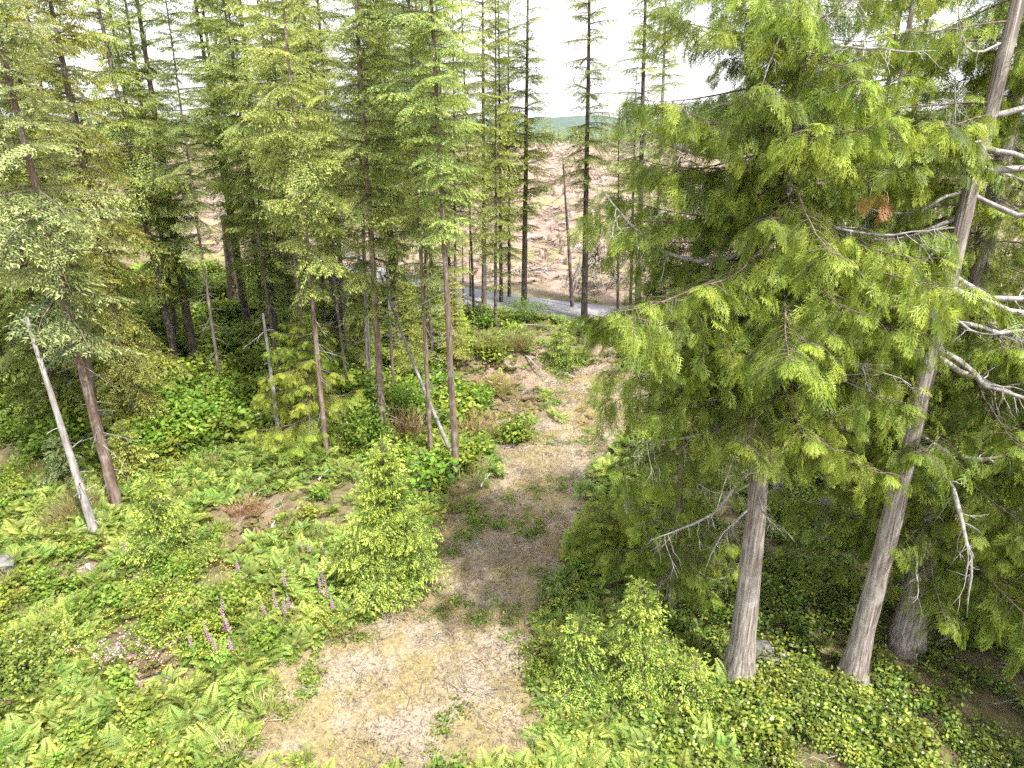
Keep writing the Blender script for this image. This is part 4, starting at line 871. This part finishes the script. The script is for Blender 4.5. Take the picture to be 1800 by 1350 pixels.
def frond(a, rng, yaw, ln, rise, arch, mat=0, pairs=13, tint0=0.0):
    """one bracken frond: arching stalk, pinnae that shorten to the tip, each a toothed strip"""
    s = np.linspace(0, 1, 8); r_ = ln * (s * .55 + .45 * s ** 1.6); z = rise * np.sin(np.clip(s * 1.9, 0, pi)) ** .8 * 1.0 * (1 - arch * s ** 2); z = rise * (1.55 * s - (.75 + arch) * s ** 2)
    dirx = np.array([cos(yaw), sin(yaw), 0]); pts = dirx * r_[:, None] + np.stack([0 * s, 0 * s, z], -1); tube(a, pts, np.linspace(.007, .002, 8), 3, .4, mat, cap=False)
    side = np.array([-sin(yaw), cos(yaw), 0]); P, D, Nn, l, w, T = [], [], [], [], [], []
    for k in range(pairs):
        f = .28 + .72 * k / pairs; p = np.array([np.interp(f, s, pts[:, c]) for c in range(3)]); tg = nrm(np.array([np.interp(min(1, f + .05), s, pts[:, c]) for c in range(3)]) - p)
        up = nrm(np.cross(tg, side))
        for sg in (-1, 1):
            lk = ln * .42 * (1 - (k / pairs)) ** .85 + .03; d = nrm(tg * .42 + side * sg + [0, 0, -.18 + rng.normal(0, .08)]); tn = .35 + .4 * k / pairs + tint0 + rng.normal(0, .08)
            P.append(p); D.append(d); Nn.append(up); l.append(lk); w.append(lk * .09 + .010); T.append(tn)
            for f2 in (.18, .36, .54, .74):
                for s3 in (-1, 1):
                    P.append(p + d * lk * f2); D.append(nrm(d * .55 + tg * s3 * .8)); Nn.append(up); l.append(lk * .26 * (1.15 - f2) + .012); w.append(.016); T.append(tn + .08)
    slivers(a, np.array(P), np.array(D), np.array(Nn), np.array(l), np.array(w), np.clip(T, 0, 1), .05, m=mat)

def fern_mesh(seed, mat, n=6, ln=.62, rise=.42):
    rng = np.random.default_rng(seed); a = Acc(); y0 = rng.uniform(0, 6.28); t0 = rng.normal(0, .08)
    for k in range(n): frond(a, rng, y0 + k * 6.283 / n + rng.normal(0, .3), ln * rng.uniform(.7, 1.2), rise * rng.uniform(.8, 1.6), rng.uniform(.0, .35), tint0=t0)
    return mesh_of('fern', a, [M[mat]])
FERNS = [fern_mesh(900 + k, 'bracken', n=5 + k % 3, ln=.55 + .05 * k) for k in range(6)]
YF = [fern_mesh(930 + k, 'yellowfern', n=5, ln=.6) for k in range(2)]
SHR = [mesh_of('shrub', shrub_acc(np.random.default_rng(940 + k), .85, .7, 11, 260, .12), LS) for k in range(5)]
HB = [mesh_of('herb', stem_shrub_acc(np.random.default_rng(945 + k), .7, .5, 46, .02), [M[m_]]) for k, m_ in enumerate(('grass', 'broom', 'drygrass', 'shrub'))]
SAL = [mesh_of('salal', shrub_acc(np.random.default_rng(950 + k), .42, .5, 12, 230, .085, droop=.1), [M['salal'], M['twig']]) for k in range(4)]
def tuft_mesh(seed, mat, n, h, sp, w=.012):
    rng = np.random.default_rng(seed); a = Acc(); yaw = rng.uniform(0, 6.28, n); rr = sp * np.sqrt(rng.random(n)); P = np.stack([rr * np.cos(yaw), rr * np.sin(yaw), 0 * rr - .01], -1)
    y2 = rng.uniform(0, 6.28, n); ti = rng.uniform(.1, .9, n); D = np.stack([np.cos(y2) * ti, np.sin(y2) * ti, np.ones(n)], -1); slivers(a, P, D, rng.normal(0, 1, (n, 3)) * [1, 1, .2], h * rng.uniform(.5, 1.3, n), w, rng.uniform(0, 1, n), .2)
    return mesh_of('tuft', a, [M[mat]])
GR = [tuft_mesh(960 + k, 'grass', 26, .16, .12) for k in range(3)]
DG = [tuft_mesh(970 + k, 'drygrass', 26, .10, .16, .011) for k in range(3)]
def weed_mesh(seed):
    rng = np.random.default_rng(seed); a = Acc(); n = 60; P = rng.normal(0, .16, (n, 3)) * [1, 1, 0] + np.c_[np.zeros((n, 2)), rng.uniform(.01, .14, n)]; leaves(a, P, rng, .075, np.clip(rng.normal(.4, .22, n), 0, 1)); return mesh_of('weed', a, [M['shrub']])
WD = [weed_mesh(980 + k) for k in range(3)]
def stick_mesh(seed, mat, n=5, ln=.6, r=.012):
    rng = np.random.default_rng(seed); a = Acc()
    for k in range(n):
        yaw = rng.uniform(0, 6.28); l_ = ln * rng.uniform(.4, 1.3); c = rng.normal(0, .3, 3) * [1, 1, 0] + [0, 0, rng.uniform(.0, .08)]; d = np.array([cos(yaw), sin(yaw), rng.normal(0, .18)]) * l_
        tube(a, np.array([c - d / 2, c + rng.normal(0, .04, 3) * l_, c + d / 2]), [r, r * .8, r * .4], 4, .5, 0)
    return mesh_of('sticks', a, [M[mat]])
TW = [stick_mesh(990 + k, 'slash' if k % 2 else 'deadwood') for k in range(4)]
SLH = [stick_mesh(1000 + k, 'slash' if k != 3 else 'deadwood', 9, 1.5, .045) for k in range(6)]
def stump_mesh():
    a = Acc(); r_ = np.random.default_rng(77); tube(a, np.array([[0, 0, -.2], [0, 0, .1], [0, 0, .3], [.02, 0, .55]]), [.42, .33, .28, .27], 9, .5, 0, ridge=.08, rng=r_); return mesh_of('stump', a, [M['slash']], True)
SLH.append(stump_mesh())
def pebble_mesh(seed):
    rng = np.random.default_rng(seed); a = Acc()
    for k in range(7):
        c = rng.normal(0, .25, 3) * [1, 1, 0]; s = rng.uniform(.015, .04); tube(a, np.array([c + [0, 0, -s * .4], c + [0, 0, s * .2], c + [0, 0, s * .55]]), [s, s * 1.05, s * .5], 6, .5, 0, ridge=.1, rng=rng)
    return mesh_of('pebbles', a, [M['stone']], True)
PB = [pebble_mesh(1010 + k) for k in range(3)]
def flower_mesh(seed):
    rng = np.random.default_rng(seed); a = Acc(); n = 7
    for k in range(n):
        c = rng.normal(0, .22, 3) * [1, 1, 0] + [0, 0, rng.uniform(.15, .4)]; tube(a, np.array([c * [.7, .7, 0], c]), [.004, .003], 3, .5, 1, cap=False)
        y = np.arange(5) * 1.2566; slivers(a, np.tile(c, (5, 1)), np.stack([np.cos(y), np.sin(y), 0 * y + .35], -1), np.tile([0, 0, 1.], (5, 1)), .022, .02, .5)
    return mesh_of('flowers', a, [M['buttercup'], M['grass']])
BC = [flower_mesh(1020 + k) for k in range(3)]

def pts(n, x0, x1, y0, y1, seed): r_ = np.random.default_rng(seed); return r_.uniform(x0, x1, n), r_.uniform(y0, y1, n), r_
def on_ground(x, y, dz=0): return np.stack([x, y, H(x, y) + dz], -1)
def in_view(x, y, pad=3.0): return np.abs(x) < y * .80 + pad
def base_masks(x, y): return path_mask(x, y), bare_mask(x, y), poly_dist(x, y, ROAD)

# bracken over the sunny clearing and the bank
x, y, r_ = pts(90000, -36, 12, 9, 52, 1); p, b, rd = base_masks(x, y); right = sstep(2.5, 5.5, x - .06 * y) * (y < 34)
dens = (1 - p) * (1 - .86 * b) * (rd > 3.0) * (1 - right) * in_view(x, y) * np.clip(.12 + 1.5 * (vnoise(x, y, 2.6, 31) - .28), .03, 1) * np.where(y < 31, 1, .6)
k = r_.random(len(x)) < dens * .8
scatter('bracken_ferns', 'green bracken ferns covering the clearing left of the track', 'ferns', on_ground(x[k], y[k]), FERNS, .25, 1.0, .3, 1)
# leafy thicket of the forest floor
x, y, r_ = pts(14000, -30, 6, 9, 36, 21); p, b, rd = base_masks(x, y)
k = (r_.random(len(x)) < (1 - p) * (1 - .8 * b) * np.clip(1.6 * (vnoise(x, y, 1.9, 33) - .35), .02, 1) * .5) & in_view(x, y) & (x < .06 * y + 1.5)
scatter('clearing_herbs', 'low mixed leafy herbs between the ferns of the clearing', 'herbs', on_ground(x[k], y[k]), SHR + HB, .3, 1.1, .2, 21)
x, y, r_ = pts(21000, -42, 10, 24, 62, 2); p, b, rd = base_masks(x, y)
dens = (1 - p) * (1 - b) * (rd > 3.2) * in_view(x, y) * (x < 1.2) * ((y < road_y(x) - 7.5) | (x < -6)) * np.clip(.15 + 1.6 * (vnoise(x, y, 3.3, 41) - .35), .05, 1) * sstep(24, 33, y - .25 * x * 0) * np.where((x > -4) & (y > 36), .35, 1)
k = r_.random(len(x)) < dens * .8
scatter('forest_undergrowth', 'bright leafy undergrowth under the belt of firs', 'undergrowth', on_ground(x[k], y[k]), SHR, .6, 2.3, .15, 2)
# dark salal under the cedars
x, y, r_ = pts(15000, 1.5, 40, 8, 44, 3); p, b, rd = base_masks(x, y); right = sstep(1.4, 3.4, x - .095 * y)
dens = (1 - p) * (rd > 3.2) * right * in_view(x, y) * np.clip(.35 + 1.2 * (vnoise(x, y, 2.2, 51) - .3), .1, 1) * np.where(y > 33, .7, 1)
k = r_.random(len(x)) < dens * .85
scatter('salal_groundcover', 'dense glossy groundcover in the shade under the cedars', 'groundcover', on_ground(x[k], y[k]), SAL, .7, 1.5, .2, 3)
# grass and weeds
x, y, r_ = pts(60000, -26, 16, 8, 46, 4); p, b, rd = base_masks(x, y); edge = np.exp(-((p - .45) / .35) ** 2)
k = (r_.random(len(x)) < (edge * .55 + .10 * (1 - p)) * np.clip(2 * (vnoise(x, y, 1.7, 61) - .25), 0, 1) * (rd > 2.5)) & in_view(x, y)
scatter('green_grass', 'short green grass along the edges of the track', 'grass', on_ground(x[k], y[k]), GR, .6, 1.6, .15, 4)
x, y, r_ = pts(90000, -22, 16, 8, 46, 5); p, b, rd = base_masks(x, y)
k = (r_.random(len(x)) < np.maximum(p, b * .8) * np.clip(2.2 * (vnoise(x, y, 1.2, 71) - .3), .05, 1) * .75) & in_view(x, y) & (rd > 2.5)
scatter('dry_grass', 'dry straw-coloured grass on the dirt track', 'grass', on_ground(x[k], y[k]), DG, .5, 1.3, .2, 5)
x, y, r_ = pts(9000, -16, 14, 8, 42, 6); p, b, rd = base_masks(x, y)
k = (r_.random(len(x)) < p * (vnoise(x, y, .9, 81) > .68) * .75) & in_view(x, y)
scatter('track_weeds', 'small leafy weeds growing in patches on the dirt track', 'weeds', on_ground(x[k], y[k]), WD, .5, 1.3, .2, 6)
x, y, r_ = pts(12000, -30, 16, 8, 50, 7); p, b, rd = base_masks(x, y)
k = (r_.random(len(x)) < np.clip(.22 * p + .5 * b + .16 * (1 - p), 0, 1)) & in_view(x, y) & (rd > 2.6)
scatter('fallen_twigs', 'fallen twigs and bark littering the clearing', 'twigs', on_ground(x[k], y[k], .01), TW, .4, 1.2, .1, 7)
x, y, r_ = pts(9000, -10, 12, 8, 42, 8); p, b, rd = base_masks(x, y); k = (r_.random(len(x)) < p * .22) & in_view(x, y)
scatter('gravel', 'pale gravel scattered on the dirt track', 'gravel', on_ground(x[k], y[k], 0), PB, .4, 1.1, .2, 8)
x, y, r_ = pts(5000, -16, 2, 8, 24, 9); p, b, rd = base_masks(x, y); k = (r_.random(len(x)) < .30 * (vnoise(x, y, 2.2, 91) > .5) * (y < 19) * (1 - .97 * p)) & in_view(x, y)
scatter('buttercups', 'tiny yellow flowers dotted over the lower left meadow', 'flowers', on_ground(x[k], y[k], .12), BC, .7, 1.3, .1, 9)
yp = np.array([tuple(at(px, py)) for px, py in [(15, 1045), (30, 1052), (110, 1035), (125, 1048), (145, 1040), (150, 1055), (100, 1030), (290, 1080), (300, 1085), (130, 1090), (900, 735), (935, 730), (1020, 722), (1040, 735), (1025, 745), (870, 645), (720, 772), (850, 650), (160, 1050), (135, 1062), (20, 1060)]])
scatter('yellow_ferns', 'withered yellow ferns among the green bracken', 'ferns', yp, YF, .5, .9, .2, 10)
LIT = [stick_mesh(1040 + k, ('slash', 'twig')[k % 2], 16, .10, .007) for k in range(4)]
x, y, r_ = pts(16000, -12, 14, 8, 43, 14); p, b, rd = base_masks(x, y); k = (r_.random(len(x)) < np.clip(p * .55 + b * .5, 0, 1)) & in_view(x, y)
scatter('bark_litter', 'bark chips and short twig litter on the dirt track', 'litter', on_ground(x[k], y[k], .008), LIT, .6, 1.5, .1, 14)
DF = [fern_mesh(1060 + k, 'broom', n=4, ln=.5, rise=.16) for k in range(2)]
x, y, r_ = pts(6000, -28, 4, 9, 46, 15); p, b, rd = base_masks(x, y); k = (r_.random(len(x)) < (1 - p) * (.12 + .5 * b) * (vnoise(x, y, 1.6, 97) > .45)) & in_view(x, y) & (rd > 3)
scatter('dead_ferns', 'brown dead bracken among the green ferns', 'ferns', on_ground(x[k], y[k], .03), DF, .6, 1.2, .25, 15)
# clear-cut
x, y, r_ = pts(26000, -110, 110, 48, 165, 11); fr = y - road_y(x)
k = (fr > 6.5) & in_view(x, y, 6) & (r_.random(len(x)) < .62 * np.clip(.3 + 1.4 * (vnoise(x, y, 7, 95) - .2), .1, 1)) & (fr < 108)
scatter('logging_slash', 'pinkish-brown logging slash strewn over the clear-cut slope', 'logging debris', on_ground(x[k], y[k], .04), SLH, .5, 1.5, .15, 11)
x, y, r_ = pts(22000, -110, 110, 46, 165, 12); fr = y - road_y(x)
k = (np.abs(fr) > 2.9) & (fr > 0) & in_view(x, y, 6) & (r_.random(len(x)) < np.where(fr < 7, .9, .75 * (vnoise(x, y, 9, 96) > .55)))
scatter('clearcut_weeds', 'yellow-green weeds and grass along the road verge and clear-cut', 'weeds', on_ground(x[k], y[k]), GR + DG, 1.6, 3.6, .2, 12)
# far wood on the ridge
FAR = [mesh_of('far_tree', crown(np.random.default_rng(1100 + k), 11, 2.2, [(*fir_bough(np.random.default_rng(1200 + k), 2.0, gap=.34, sl=.42, sw=.16), 2.0)], whorl=.8, per=5), [M['firblue'], M['twig']]) for k in range(3)]
x, y, r_ = pts(9000, -260, 260, 130, 330, 13); fr = y - road_y(x); k = (fr > 100) & in_view(x, y, 20) & (r_.random(len(x)) < .5)
scatter('ridge_wood', 'dark conifer wood along the ridge behind the clear-cut', 'wood', on_ground(x[k], y[k], -.2), FAR, .32, .62, .02, 13)
